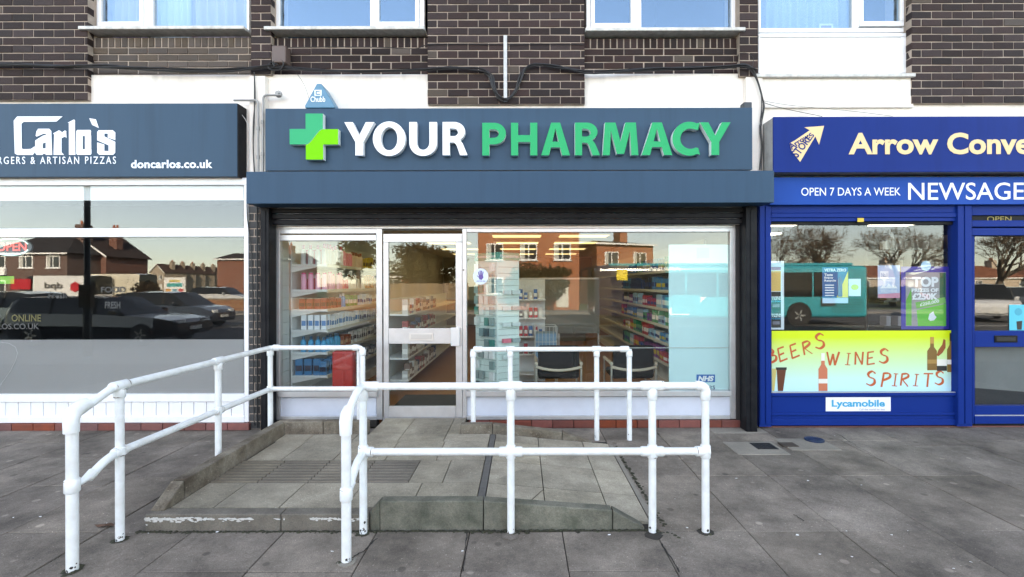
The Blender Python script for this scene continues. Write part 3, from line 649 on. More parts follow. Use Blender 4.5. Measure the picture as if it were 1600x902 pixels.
glyph([[(785, 335), (915, 335), (922, 345), (920, 395), (775, 395), (775, 345)], rc(775, 390, 838, 535), rc(862, 390, 924, 535), [(775, 530), (926, 530), (926, 575), (918, 585), (785, 585), (775, 575)]])
glyph([[(905, 218), (970, 228), (1000, 315), (935, 285)]], 'apostrophe')
glyph([[(1000, 338), (1140, 338), (1166, 360), (1166, 372), (985, 372), (985, 355)], [(985, 370), (1056, 370), (1056, 405), (985, 420)], [(1092, 370), (1166, 370), (1166, 438), (1092, 412)], [(985, 415), (1056, 400), (1166, 455), (1166, 500), (1100, 490), (985, 440)], rc(1100, 488, 1166, 552), [(986, 460), (1056, 482), (1056, 552), (986, 552)], [(986, 548), (1166, 548), (1166, 565), (1145, 585), (1005, 585), (986, 565)]])
glyph([[(-55, 330), (-20, 330), (-4, 345), (0, 585), (-60, 585)]])
split_letters(text_mb('BURGERS & ARTISAN PIZZAS', U(-22, RY), U(182, RY), V(255, RY), V(243.5, RY), RY - .0015, .003, spacing=1.35), 'letter', M_vin, rs)
split_letters(text_mb('doncarlos.co.uk', U(205.5, RY), U(332.5, RY), V(262, RY), V(249, RY), RY - .0015, .003, bold=.028, spacing=1.06), 'letter', M_vin, rs)

PY = -.12
ps = thing('fascia_sign', (U(795, PY), PY, V(267, PY)), 'slate blue pharmacy fascia sign with raised white and green letters and cross', 'sign', 'shop signs')
pn = MB()
for a, b in ((415, 1176),): pn.box(U(a, PY), U(b, PY), PY, .045, V(266, PY), V(169, PY))
pn.build('panel', M_sign, ps, bevel=.003)
LY = PY - .075
def el(cx, cz, rx, rz, a0, a1, n=14): return [(cx + rx * math.cos(R(a0 + (a1 - a0) * i / n)), cz + rz * math.sin(R(a0 + (a1 - a0) * i / n))) for i in range(n + 1)]
_bowl = lambda w0, zt, zb, xr: [(w0, zt)] + el(xr - .34, (zt + zb) / 2, .34, (zt - zb) / 2, 90, -90, 12) + [(w0, zb)]
GL = {'Y': [[(0, 1), (.28, 1), (.50, .60), (.72, 1), (1, 1), (.63, .40), (.63, 0), (.37, 0), (.37, .40)]],
      'O': [el(.5, .5, .5, .5, 0, 342, 38), el(.5, .5, .255, .335, 0, 342, 38)],
      'U': [[(0, 1), (.27, 1), (.27, .42)] + el(.5, .40, .23, .22, 180, 360, 12) + [(.73, 1), (1, 1), (1, .40)] + el(.5, .38, .5, .38, 0, -180, 20) + [(0, .40)]],
      'R': [[(0, 0), (0, 1), (.44, 1)] + el(.46, .715, .44, .285, 84, -55, 14) + [(.70, .46), (.80, .36), (1, 0), (.70, 0), (.55, .32), (.47, .385), (.28, .385), (.28, 0)], [(.28, .81), (.42, .81)] + el(.44, .69, .18, .12, 80, -80, 8) + [(.28, .575)]],
      'P': [[(0, 0), (0, 1), (.46, 1)] + el(.50, .67, .50, .33, 88, -88, 18) + [(.30, .34), (.30, 0)], [(.30, .80), (.48, .80)] + el(.50, .67, .20, .13, 80, -80, 10) + [(.30, .54)]],
      'H': [[(0, 0), (0, 1), (.27, 1), (.27, .62), (.73, .62), (.73, 1), (1, 1), (1, 0), (.73, 0), (.73, .41), (.27, .41), (.27, 0)]],
      'A': [[(0, 0), (.35, 1), (.66, 1), (1, 0), (.73, 0), (.655, .245), (.345, .245), (.27, 0)], [(.39, .42), (.61, .42), (.50, .81)]],
      'M': [[(0, 0), (.07, 1), (.36, 1), (.50, .42), (.64, 1), (.93, 1), (1, 0), (.80, 0), (.765, .74), (.60, .04), (.40, .04), (.235, .74), (.20, 0)]],
      'C': [[(1, .97), (.94, .765)] + el(.66, .5, .37, .30, 62, 298, 22) + [(.94, .23), (1, .03)] + el(.62, .5, .62, .5, 297, 65, 30)]}
def raised(ch, u0, u1, v0, v1, m):
    o = outline_mb(GL[ch], U(u0, LY), U(u1, LY), V(v1, LY), V(v0, LY), PY - .008, .067, side=1).build('letter', [m, M_lside if m is M_green else M_white], ps)
for ch, a, b in (('Y', 538.5, 585), ('O', 583, 634), ('U', 640, 683), ('R', 692, 731)): raised(ch, a, b, 190.5 - (1 if ch == 'O' else 0), 242.5 + (1 if ch in 'OU' else 0), M_white)
for ch, a, b in (('P', 754, 791), ('H', 799, 840), ('A', 846, 891), ('R', 899, 938), ('M', 942, 998), ('A', 1003, 1051), ('C', 1051, 1094), ('Y', 1094, 1142)): raised(ch, a, b, 192 - (1 if ch == 'C' else 0), 243 + (1 if ch == 'C' else 0), M_green)
cv = [(478 + 27 * t, 225 - 24 * (3 * t * t - 2 * t ** 3)) for t in [i / 10 for i in range(11)]]
cp = lambda l: [(U(a, LY), V(b, LY)) for a, b in l]
MB().prism(cp([(478, 177), (505, 177)] + cv[::-1] + [(453, 225), (453, 201), (478, 201)]), LY, PY - .008, 0, 1).build('cross_half', [M_teal, M_lside], ps)
MB().prism(cp([(505.6, 201.4), (529, 201.4), (529, 225.4), (505.6, 225.4), (505.6, 249), (478.4, 249), (478.4, 225.8)] + [(a + .5, b + .5) for a, b in cv[1:-1]]), LY - .002, PY - .0085, 0, 1).build('cross_half', [M_lime, M_lside], ps)

NY = -.22
ns = thing('fascia_sign', (U(1400, NY), NY, V(270, NY)), 'royal blue newsagent fascia box with cream lettering and arrow', 'sign', 'shop signs')
M_nblue = mat('sign blue', (.002, .026, .18), .45, spec=.1, streak=.3, noise=.25, nscale=1.5, ncol=(.002, .018, .13))
M_cream = mat('cream vinyl', (.76, .55, .28), .5)
MB().box(U(1209, NY), U(1840, NY), NY, NY + .02, V(270, NY), V(183.5, NY)).build('panel', M_nblue, ns, bevel=.003)
MB().box(U(1209, NY) + .004, U(1840, NY), NY + .021, .017, V(269, NY), V(184, NY)).build('box', mat('grey box side', (.34, .34, .33), .7, noise=.5, nscale=9), ns)
for tx, a, c in (('Arrow', 1326, 1466), ('Convenience', 1480, 1738)): split_letters(text_mb(tx, U(a, NY), U(c, NY), V(243, NY), V(209, NY), NY - .0015, .003, bold=.03), 'letter', M_cream, ns)
aq = lambda x, y_: (U(1150 + .355 * x, NY), V(.355 * y_, NY))
glyph([[(388, 558), (302, 564), (325, 577), (262, 620), (237, 634), (246, 668), (283, 716), (322, 650), (350, 604), (366, 640)]], 'arrow_emblem', M_cream, NY, ns, aq)
def slant(txt, xa, ya, xb, yb, h, m, par):
    mb = text_mb(txt, 0, 1, 0, 1, 0, .002, bold=.02); A = Vector((U(1150 + .355 * xa, NY), V(.355 * ya, NY))); B = Vector((U(1150 + .355 * xb, NY), V(.355 * yb, NY))); d = B - A; n = Vector((-d.y, d.x)).normalized() * h
    mb.v = [(A.x + d.x * x + n.x * z * (1 - .45 * x), NY - .006 + y_ * .5, A.y + d.y * x + n.y * z * (1 - .45 * x)) for x, y_, z in mb.v]; mb.build('emblem_lettering', m, par)
slant('Arrow', 246, 664, 322, 606, .075, M_nblue, ns); slant('STORES', 272, 700, 346, 600, .10, M_nblue, ns)
l2 = thing('lower_fascia', (U(1400, -.1), -.1, V(322, -.1)), 'bright blue lower fascia with white opening days and newsagent lettering', 'sign', 'shop signs')
MB().box(U(1203, -.10), U(1840, -.10), -.10, .03, V(321, -.10), V(278, -.10)).build('panel', mat('mid blue', (.006, .07, .34), .45, spec=.1, noise=.3, nscale=2, ncol=(.006, .05, .26)), l2, bevel=.003)
ptext('OPEN 7 DAYS A WEEK', 1252, 294.5, 1407, 307, -.10, M_vin, l2)
split_letters(text_mb('NEWSAGENTS', U(1419, -.1), U(1672, -.1), V(314, -.1), V(287, -.1), -.1015, .003, bold=.004), 'letter', M_vin, l2)

# ------------------------------------------------------------------ roller shutter over the pharmacy
HY = -.38
rsx = thing('roller_shutter', (0, -.2, 0), 'slate blue shutter housing and black steel guides round the pharmacy front', 'shutter')
MB().box(U(385, HY), U(1210, HY), HY, -.13, V(317.5, HY), V(267.5, HY)).build('housing', M_sign2, rsx, bevel=.004)
for x0, x1 in ((407, 420), (1166, 1183)):
    g = MB(); gy = -.16; zt = V(321, gy)
    mid = (x0 + x1) / 2
    g.box(U(x0, gy), U(x1, gy), gy, .0, .0, V(318, HY) - .002); 
    g.box(U(mid - 2, gy), U(mid + 2, gy), gy - .008, gy - .001, .01, zt - .05)
    g.build('guide', M_black, rsx, bevel=.004)
# rolled steel behind the housing: bottom laths one above the other
for i in range(4):
    z0 = V(351, -.05) + i * .062; MB().box(U(421, -.10), U(1165, -.10), -.075 - .012 * i, -.035 - .012 * i, z0, z0 + .055).build('lath', M_black, rsx, bevel=.01)
# inner side cheeks next to the guides
for x0, x1 in ((421, 428), (1151, 1165)):
    MB().box(U(x0, .0), U(x1, .0), .004, .10, .01, V(352, 0)).build('cheek', mat('dark cheek', (.02, .018, .018), .7), rsx)

# ------------------------------------------------------------------ pharmacy shopfront
GY = .06
pf_ = thing('pharmacy_shopfront', (U(790), GY, .1), 'silver aluminium pharmacy shopfront with glass door and two windows', 'shopfront')
f = MB(); fy, fd = GY - .03, .07; base = V(656, fy)
f.pbox(428, 352.5, 1152, 357, fy, fd)                       # head
f.pbox(428, 357.2, 437, 655.5, fy, fd); f.pbox(588, 357.2, 597, 655.5, fy, fd); f.pbox(722.5, 357.2, 729, 655.5, fy, fd); f.pbox(1141, 357.2, 1152, 655.5, fy, fd)
f.pbox(437.2, 366.5, 587.8, 375.5, fy - .008, fd); f.pbox(437.2, 357.4, 587.8, 364.5, fy + .004, fd - .01)
f.pbox(729.2, 357.2, 1140.8, 363, fy, fd)
f.build('frame', M_alu, pf_, bevel=.003)
s = MB(); s.pbox(434, 612, 588, 620, fy - .045, .1); s.build('sill', M_alu, pf_, bevel=.003)
s = MB(); s.pbox(728, 612, 1143, 620, fy - .045, .1); s.build('sill', M_alu, pf_, bevel=.003)
M_stall = mat('pale stall panel', (.60, .64, .72), .35, noise=.15, nscale=5)
for a, b in ((437.2, 587.8), (729.2, 1140.8)):
    MB().pbox(a, 620.5, b, 650, fy + .02, .03).build('stall_panel', M_stall, pf_); MB().pbox(a, 650.2, b, 656, fy - .012, .06).build('bottom_rail', M_alu, pf_, bevel=.003)
for a, b, c, d in ((437.5, 376, 587.5, 611.5), (729.5, 363.5, 1140.5, 611.5)): MB().pbox(a, b, c, d, GY, .006).build('pane', M_glass, pf_)
bd = MB(); bd.pbox(429, 656.5, 588, 667, .02, .3); bd.box(U(730, .02), U(1166, .02), .03, .3, -.03, V(656.5, .02)); bd.build('plinth', M_bed, pf_)
n = 13; xa, xb = U(731, .0), U(1160, .0)
for i in range(n): MB().box(xa + (xb - xa) * i / n + .003, xa + (xb - xa) * (i + 1) / n - .003, -.005, .029, .0, V(657.5, 0)).build('tile', M_tile, pf_, bevel=.004)
door = MB(); dy = GY - .035
door.pbox(599, 365, 722, 378, dy, .045); door.pbox(599, 378.2, 607, 652, dy, .045); door.pbox(712, 378.2, 722, 652, dy, .045); door.pbox(607.2, 513, 711.8, 537, dy, .045); door.pbox(607.2, 635, 711.8, 652, dy, .045)
door = door.build('door', M_alu, pf_, bevel=.003)
for v0, v1 in ((378.4, 512.8), (537.2, 634.8)): MB().pbox(607.4, v0, 711.6, v1, dy + .02, .006).build('pane', M_glass, door)
lp = MB(); lp.pbox(639, 520, 677, 532, dy - .006, .005); lp.build('letter_plate', mat('letter plate', (.62, .62, .6), .3, metal=.6), door, bevel=.002)
MB().pbox(642, 522.5, 674, 529.5, dy - .011, .0045).build('letter_flap', mat('letter flap', (.5, .5, .49), .35, metal=.6), door, bevel=.002)
MB().pbox(704, 512, 718, 541, dy - .045, .044).build('handle', mat('handle silver', (.62, .64, .65), .3, metal=.4), door, bevel=.006)
lk = MB(); lk.pbox(722.6, 415, 727, 430, fy - .006, .005); lk.build('lock', M_alu, pf_); MB().tube([(U(724.5, fy), fy - .016, V(422, fy)), (U(724.5, fy), fy - .006, V(422, fy))], .009, 10).build('keyhole', M_black, pf_)
th = MB().box(U(597, 0), U(724, 0), .012, .2, .08, .112).build('threshold', M_alu, pf_)

# ------------------------------------------------------------------ restaurant shopfront
LYp = -.04
rf_ = thing('restaurant_shopfront', (U(150), LYp, 0), 'white framed restaurant shopfront with one wide mirrored window', 'shopfront')
f = MB(); ul = -240
f.pbox(ul, 277, 388, 288, LYp, .09); f.pbox(ul, 355.5, 381, 369, LYp, .09); f.pbox(381.2, 288.2, 388, 659, LYp, .09); f.pbox(ul, 615, 381, 627, LYp, .09); f.pbox(ul, 650, 381, 659.5, LYp - .006, .09)
f.build('frame', M_upvc, rf_, bevel=.004)
i = 0; u = 380.8
while u > ul:
    MB().pbox(u - 19.2, 627.3, u - .5, 649.8, LYp + .018, .03).build('board', M_upvc, rf_, bevel=.004); u -= 19.6
MB().pbox(ul, 627, 381, 650, LYp + .05, .03).build('backing', M_sill, rf_)
MB().pbox(ul, 288.5, 380.8, 355.2, LYp + .03, .006).build('pane', M_glass2, rf_); MB().pbox(ul, 369.3, 380.8, 614.8, LYp + .03, .006).build('pane', M_glass2, rf_)
MB().pbox(ul, 529.5, 380.8, 614.8, LYp + .04, .002).build('frosted_film', mat('frosted film', srgb(160, 156, 154), .7, noise=.25, nscale=1.2, ncol=srgb(146, 142, 142)), rf_)
MB().pbox(ul, 288.5, 380.8, 312, LYp + .06, .01).build('blind', mat('white blind box', (.75, .76, .75), .6), rf_)
for k in range(18):
    x1 = U(388, -.07) - k * .238; MB().box(x1 - .232, x1, -.07, .0, .0, V(661, -.07)).build('tile', M_tile, rf_, bevel=.004)
MB().box(U(ul), U(388), .001, .3, 0, V(661, 0)).build('plinth', M_bed, rf_)
vy = LYp + .0285
for t_, a, b, c, d in (('ONLINE', 18, 490, 64, 501), ('DONCARLOS.CO.UK', -58, 504, 61, 513), ('FOOD', 158, 447, 196, 456), ('Fresh', 76, 456, 104, 465), ('FRESH', 164, 470, 188, 481)):
    tag(text_mb(t_, U(a, vy), U(c, vy), V(d, vy), V(b, vy), vy, .001, bold=.02 if t_.isupper() else .0).build('window_lettering', mat('grey window vinyl' if t_ != 'ONLINE' else 'olive vinyl', (.05, .052, .052) if t_ != 'ONLINE' else (.09, .08, .02), .6), rf_))
st = MB().pbox(-8, 430, 22, 442, LYp + .038, .001).build('green_sticker', mat('green sticker', (.10, .52, .03), .5), rf_)
MB().tube([(U(a, LYp + .0305), LYp + .0305, V(b, LYp + .0305)) for a, b in ((-4, 606), (6, 592), (16, 578), (24, 562), (27, 550), (24, 541), (14, 535), (0, 533))], .0012, 6).build('curved_line', M_alu, rf_, smooth=True)  # thin pale line curving over the frosted film
on = thing('open_sign', (U(18, .14), .14, V(398, .14)), 'oval neon open sign hanging inside the restaurant window', 'sign')
oy = .14; ov = lambda k, n=28: [(U(18 + 32 * k * math.cos(2 * math.pi * i / n), oy), V(384.5 + 15 * k * math.sin(2 * math.pi * i / n), oy)) for i in range(n)]
MB().prism(ov(1.0), oy, oy + .02).build('back_plate', mat('sign grey', (.16, .20, .22), .5), on)
for lo, hi in ((200, 340), (20, 160)):
    MB().tube([(U(18 + 29 * math.cos(R(a)), oy), oy - .012, V(384.5 + 13 * math.sin(R(a)), oy)) for a in range(lo, hi + 1, 10)], .006, 8).build('neon_tube', emit_mat('cyan neon', (.55, .95, 1), .25), on)
ptext('OPEN', -5, 377, 42, 391, oy - .004, emit_mat('red neon', (1, .22, .22), .12), on, bold=.02)

# ------------------------------------------------------------------ newsagent shopfront
NG = .03
nf = thing('newsagent_shopfront', (U(1400), NG, 0), 'royal blue newsagent shopfront with painted pilasters and door', 'shopfront')
for a, b in ((1186, 1205), (1495.5, 1519)):
    g = MB(); g.pbox(a, 322, b, 668, -.05, .12); mid = (a + b) / 2
    g.pbox(a + 1.5, 323, mid - 1, 664, -.062, .011); g.pbox(mid + 1, 323, b - 1.5, 664, -.062, .011); g.build('pilaster', M_blue, nf, bevel=.003)
g = MB(); g.pbox(1205.2, 322, 1495.3, 334, -.035, .1); g.pbox(1205.2, 334.2, 1495.3, 341, -.045, .1); g.pbox(1205.2, 341.2, 1495.3, 347, -.03, .1)
g.pbox(1519.2, 322, 1840, 338, -.03, .1); g.pbox(1519.2, 346, 1840, 356, -.03, .1); g.pbox(1519.2, 358, 1840, 369.5, -.035, .1)
g.build('shutter_housing', M_blue, nf, bevel=.004)
MB().pbox(1519.2, 338.2, 1840, 345.8, .0, .02).build('vent_strip', M_black, nf); ptext('OPEN', 1542, 340, 1580, 348, -.001, mat('gold print', (.30, .24, .06), .5), nf)
MB().pbox(1340, 342, 1350, 348, -.048, .003).build('yellow_sticker', mat('yellow sticker', (.65, .45, .04), .5), nf)
g = MB(); g.pbox(1205.2, 615, 1495.3, 620, -.03, .08); g.pbox(1205.2, 620.2, 1495.3, 646, -.005, .05); g.pbox(1205.2, 646.2, 1495.3, 650.5, -.022, .06); g.pbox(1205.2, 650.7, 1495.3, 656, -.008, .05); g.pbox(1205.2, 656.2, 1495.3, 666, -.025, .07)
g.build('stall_riser', M_blue, nf, bevel=.003)
MB().pbox(1205.2, 614.0, 1495.3, 615, -.028, .02).build('trim', M_alu, nf)
MB().pbox(1205.2, 347.4, 1495.3, 352.5, .0, .02).build('head_trim', M_black, nf)
MB().pbox(1205.2, 352.7, 1495.3, 613.8, NG, .006).build('pane', M_glass2, nf)
nd = MB(); ny = -.01; nd.pbox(1519.2, 370, 1523, 664, ny, .06); nd.pbox(1523.2, 519, 1840, 544, ny, .06); nd.pbox(1523.2, 636, 1840, 650, ny, .06); nd.pbox(1523.2, 652, 1840, 664, ny - .01, .06)
nd = nd.build('door', M_blue, nf, bevel=.003)
MB().pbox(1523.2, 650.1, 1840, 651.9, ny, .02).build('kick_strip', M_alu, nd)
MB().pbox(1523.2, 370, 1840, 518.8, NG, .006).build('pane', M_glass2, nd); MB().pbox(1523.2, 544.2, 1840, 635.8, NG, .006).build('pane', M_glass2, nd)
MB().pbox(1554, 526, 1590, 537, ny - .008, .007).build('letter_plate', M_black, nd, bevel=.002); MB().pbox(1557, 528.5, 1587, 534.5, ny - .012, .0035).build('letter_flap', mat('black flap', (.03, .03, .03), .35, metal=.5), nd)
dk = MB().prism([(U(1523.2, .2), V(636, .2)), (U(1700, .2), V(636, .2)), (U(1700, .2), V(622, .2)), (U(1523.2, .2), V(608, .2))], .2, .21); dk.build('kick_panel', mat('dark mat edge', (.02, .022, .025), .8), nd)
MB().pbox(1523.2, 540, 1840, 640, .215, .02).build('lower_panel', mat('grey door panel', (.24, .24, .23), .7, noise=.3, nscale=3), nd)
MB().box(U(1186, .0), U(1840, .0), -.0, .02, -.03, .012).build('plinth', M_tile, nf)

# prints on and behind the newsagent's glass
def sheet(name, u0, v0, u1, v1, Y, m, label, cat, group=None, th=.002, r=.0):
    o = thing(name, (U((u0 + u1) / 2, Y), Y, V(v1, Y)), label, cat, group); MB().pbox(u0, v0, u1, v1, Y, th).build('sheet', m, o, bevel=r); return o
def grad_mat(name, top, bot, z0, z1):
    m = bpy.data.materials.new(name); m.use_nodes = True; t = m.node_tree; g = t.nodes.new('ShaderNodeNewGeometry'); sp_ = t.nodes.new('ShaderNodeSeparateXYZ'); mr = t.nodes.new('ShaderNodeMapRange'); rp = t.nodes.new('ShaderNodeValToRGB')
    t.links.new(g.outputs['Position'], sp_.inputs[0]); t.links.new(sp_.outputs[2], mr.inputs[0]); mr.inputs[1].default_value = z0; mr.inputs[2].default_value = z1; t.links.new(mr.outputs[0], rp.inputs[0])
    rp.color_ramp.elements[0].color = (*bot, 1); rp.color_ramp.elements[1].color = (*top, 1); t.links.new(rp.outputs[0], t.nodes['Principled BSDF'].inputs['Base Color']); t.nodes['Principled BSDF'].inputs['Roughness'].default_value = .45; return m
BY = NG - .004
ban = sheet('banner', 1205.5, 518, 1492, 613, BY, grad_mat('printed lime to cyan', (.54, .68, .008), (.46, .74, .80), V(608, BY), V(528, BY)), 'lime to pale blue drinks banner reading beers wines spirits', 'banner')
M_brush = mat('brown red print', (.50, .09, .02), .5)
STROKES = {'B': [[(0, 0), (.1, 1)], [(.05, 1), (.6, .95), (.65, .7), (.1, .55)], [(.1, .55), (.75, .45), (.7, .1), (0, 0)]], 'E': [[(.15, 1), (0, 0)], [(.12, 1), (.75, 1.02)], [(.07, .5), (.6, .55)], [(-.05, 0), (.75, .05)]],
           'R': [[(.1, 1), (0, 0)], [(.05, .95), (.6, 1.0), (.7, .75), (.1, .5)], [(.15, .5), (.75, -.05)]], 'S': [[(.8, .85), (.5, 1.02), (.15, .85), (.25, .6), (.65, .45), (.7, .15), (.35, -.02), (-.05, .12)]],
           'W': [[(-.05, 1), (.2, 0)], [(.2, 0), (.5, .85)], [(.5, .85), (.65, 0)], [(.65, 0), (1.05, 1.0)]], 'I': [[(.1, 1), (.55, 1)], [(.33, 1), (.27, 0)], [(0, 0), (.55, 0)]], 'N': [[(.05, 1), (0, 0)], [(.05, 1), (.65, 0)], [(.65, 0), (.75, 1)]],
           'P': [[(.12, 1), (0, -.05)], [(.05, .97), (.6, 1.0), (.68, .72), (.1, .45)]], 'T': [[(-.1, .98), (.8, 1.0)], [(.35, 1), (.28, -.05)]]}
def brush(ch, u, v, sz, rot=0, par=ban):
    mb = MB(); cr, sr = math.cos(R(rot)), math.sin(R(rot)); k = 0
    for st_ in STROKES[ch]:
        pts = st_
        if len(st_) > 2:
            pts = []
            for i in range(len(st_) - 1):
                p0, p1, p2, p3 = [Vector(st_[max(0, min(len(st_) - 1, i + d))]) for d in (-1, 0, 1, 2)]
                for s_ in range(4):
                    t = s_ / 4; pts.append(.5 * ((2 * p1) + (p2 - p0) * t + (2 * p0 - 5 * p1 + 4 * p2 - p3) * t * t + (3 * p1 - p0 - 3 * p2 + p3) * t ** 3))
            pts.append(Vector(st_[-1]))
        P = [(u + sz * (p[0] * .82 * cr + p[1] * sr), v + sz * (p[0] * .82 * sr - p[1] * cr)) for p in pts]; k += 1
        y = BY - .0012 - k * .0002; wv = .085 * sz if ch != 'I' else .06 * sz
        L_, R_ = [], []
        for i, p in enumerate(P):
            a, b = P[max(0, i - 1)], P[min(len(P) - 1, i + 1)]; d = Vector((b[0] - a[0], b[1] - a[1])).normalized()
            ww = wv * (.45 + .75 * abs(d.x * .5 - d.y * .86) ) * (.75 if i in (0, len(P) - 1) else 1)
            L_.append((p[0] - d.y * ww, p[1] + d.x * ww)); R_.append((p[0] + d.y * ww, p[1] - d.x * ww))
        for i in range(len(P) - 1): mb.add([(U(*[c[0], y]), y, V(c[1], y)) for c in (L_[i], L_[i + 1], R_[i + 1], R_[i])], [(0, 1, 2, 3)])
    mb.build('letter', M_brush, par)
for ch, u, v, s_, r_ in (('B', 1201, 569, 21, -16), ('E', 1219, 566, 20, -18), ('E', 1238, 561, 20, -18), ('R', 1257, 556, 20, -14), ('S', 1275, 546, 22, -8), ('W', 1293, 572, 21, 0), ('I', 1320, 571, 18, 4), ('N', 1336, 571, 20, 0), ('E', 1355, 571, 19, -4), ('S', 1374, 568, 21, 0),
                        ('S', 1354, 603, 21, 0), ('P', 1377, 605, 21, 5), ('I', 1393, 604, 19, 5), ('R', 1407, 604, 19, 3), ('I', 1426, 604, 18, 5), ('T', 1444, 605, 20, 2), ('S', 1461, 602, 20, 0)): brush(ch, u, v, s_, r_)
# printed bottles and glasses on the banner
def pr(name, pts, m, k=0): MB().prism([(U(a, BY), V(b, BY)) for a, b in pts], BY - .002 - .0004 * k, BY - .0008).build(name, m, ban)
def bottle_print(u, vt, vb, w_, m, lab, cap):
    h = vb - vt; pr('printed_bottle', [(u - w_ * .17, vt + h * .1), (u + w_ * .17, vt + h * .1), (u + w_ * .2, vt + h * .3), (u + w_ * .5, vt + h * .42), (u + w_ * .5, vb), (u - w_ * .5, vb), (u - w_ * .5, vt + h * .42), (u - w_ * .2, vt + h * .3)], m)
    pr('printed_cap', [(u - w_ * .19, vt), (u + w_ * .19, vt), (u + w_ * .19, vt + h * .2), (u - w_ * .19, vt + h * .2)], cap, 1)
    pr('printed_label', [(u - w_ * .5, vt + h * .68), (u + w_ * .5, vt + h * .68), (u + w_ * .5, vt + h * .8), (u - w_ * .5, vt + h * .8)], lab, 1)
Mlab = mat('print pale', (.72, .70, .62), .5); Mdk = mat('print dark', (.02, .018, .015), .5)
bottle_print(1285.5, 553, 612, 14, mat('print rose', (.55, .16, .08), .5), Mlab, Mlab); bottle_print(1456, 528, 580, 15, mat('print brandy', (.20, .10, .02), .4), mat('print amber', (.35, .2, .05), .5), mat('print gold', (.45, .25, .05), .5))
bottle_print(1486, 522, 583, 13, mat('print whisky', (.22, .13, .03), .4), Mlab, Mdk)
pr('printed_bird', [(1463, 557), (1466, 548), (1472, 540), (1474, 531), (1477, 533), (1477, 545), (1472, 553), (1466, 558)], mat('print russet', (.28, .07, .015), .5)); pr('printed_label', [(1463.5, 563), (1479, 563), (1479, 573), (1463.5, 573)], Mlab); pr('printed_bottle', [(1463.5, 573.2), (1479, 573.2), (1479, 581), (1463.5, 581)], Mdk)
pr('printed_glass', [(1206, 577), (1213, 577), (1209.5, 612), (1206, 612)], mat('print beer', (.55, .45, .15), .5)); pr('printed_glass', [(1213.2, 577), (1228, 577), (1223, 612), (1215, 612)], mat('print stout', (.12, .03, .01), .4)); pr('printed_rim', [(1212, 575), (1229, 575), (1228.6, 579), (1212.4, 579)], Mdk, 1)
ly = thing('sign_sticker', (U(1340, -.01), -.01, V(643, -.01)), 'white rounded sticker with cyan brand lettering on blue stall riser', 'sticker')
MB().pbox(1290, 622, 1391.5, 644, -.011, .005).build('sheet', mat('sticker white', (.84, .84, .88), .35), ly, bevel=.0022); Mcy = mat('cyan print', (.01, .36, .58), .45)
ptext('Lycamobile', 1299, 626, 1382, 640, -.011, Mcy, ly, bold=.03, dep=.001); ptext('Call the world for less', 1342, 639.3, 1382, 642.3, -.011, mat('grey print', (.4, .42, .5), .5), ly, dep=.001)
IY = NG + .02
po = sheet('poster', 1285, 419, 1325, 475, IY, mat('poster blue', (.015, .10, .28), .45), 'dark blue and yellow recycling poster inside newsagent window', 'poster', 'posters in the newsagent window')
def pp(par, name, pts, m, Y, k=0): MB().prism([(U(a, Y), V(b, Y)) for a, b in pts], Y - .0016 - .0004 * k, Y - .0006).build(name, m, par)
Myel = mat('print yellow', (.80, .62, .03), .5); Mpw = mat('print white', (.80, .82, .84), .5)
pp(po, 'print_shape', [(1325, 425), (1325, 466), (1307, 466)], Myel, IY); pp(po, 'print_shape', [(1285, 467), (1325, 467), (1325, 475), (1285, 475)], mat('print pale blue', (.45, .65, .80), .5), IY); pp(po, 'print_figure', [(1308, 440), (1313, 432), (1316, 440), (1316, 465), (1309, 465)], mat('print purple', (.10, .08, .22), .5), IY, 1)
for t_, b, d, c in (('VETRA ZERO', 421, 425.5, 1322), ('Taste', 428.5, 432.5, 1301), ('Enjoy', 433.5, 437.5, 1302), ('Recycle', 438, 442, 1306)): ptext(t_, 1288, b, c, d, IY, Mpw, po, dep=.0008, bold=.03)
for k in range(5): pp(po, 'print_line', [(1289, 446 + k * 4), (1303, 446 + k * 4), (1303, 447.5 + k * 4), (1289, 447.5 + k * 4)], Mpw, IY)
p2 = sheet('poster', 1326, 437, 1345, 464, IY, mat('poster pale', (.66, .76, .84), .45), 'small pale leaflet with yellow oval beside the recycling poster', 'poster', 'posters in the newsagent window')
pp(p2, 'print_oval', [(1335.5 + 6 * math.cos(i * .524), 450 + 4.5 * math.sin(i * .524)) for i in range(12)], mat('print lime', (.55, .68, .05), .5), IY)
p3 = sheet('poster', 1371.5, 416, 1406, 467, IY, mat('poster lilac', (.40, .50, .68), .45), 'pale blue vape poster with white shield inside newsagent window', 'poster', 'posters in the newsagent window', r=.0009)
pp(p3, 'print_shield', [(1375, 425), (1388, 425), (1388, 436), (1381.5, 441), (1375, 436)], Mpw, IY); ptext('No.1', 1377, 428, 1386, 434, IY - .001, mat('print mid blue', (.12, .25, .45), .5), p3, dep=.0012); ptext('SOLD HERE', 1376, 454, 1401, 458.5, IY, Mpw, p3, dep=.001)
pp(p3, 'print_hill', [(1375, 452), (1380, 446), (1384, 450), (1389, 444.5), (1394, 450), (1398, 446), (1402, 452)], Mpw, IY); pp(p3, 'print_band', [(1372, 461), (1406, 459), (1406, 467), (1372, 467)], mat('print pink', (.62, .25, .35), .5), IY)
p4 = sheet('poster', 1408, 418, 1484, 516, IY + .004, mat('poster deep blue', (.03, .025, .30), .45), 'blue framed lottery poster reading top prizes with green tickets', 'poster', 'posters in the newsagent window', r=.0009)
LYY = IY + .004
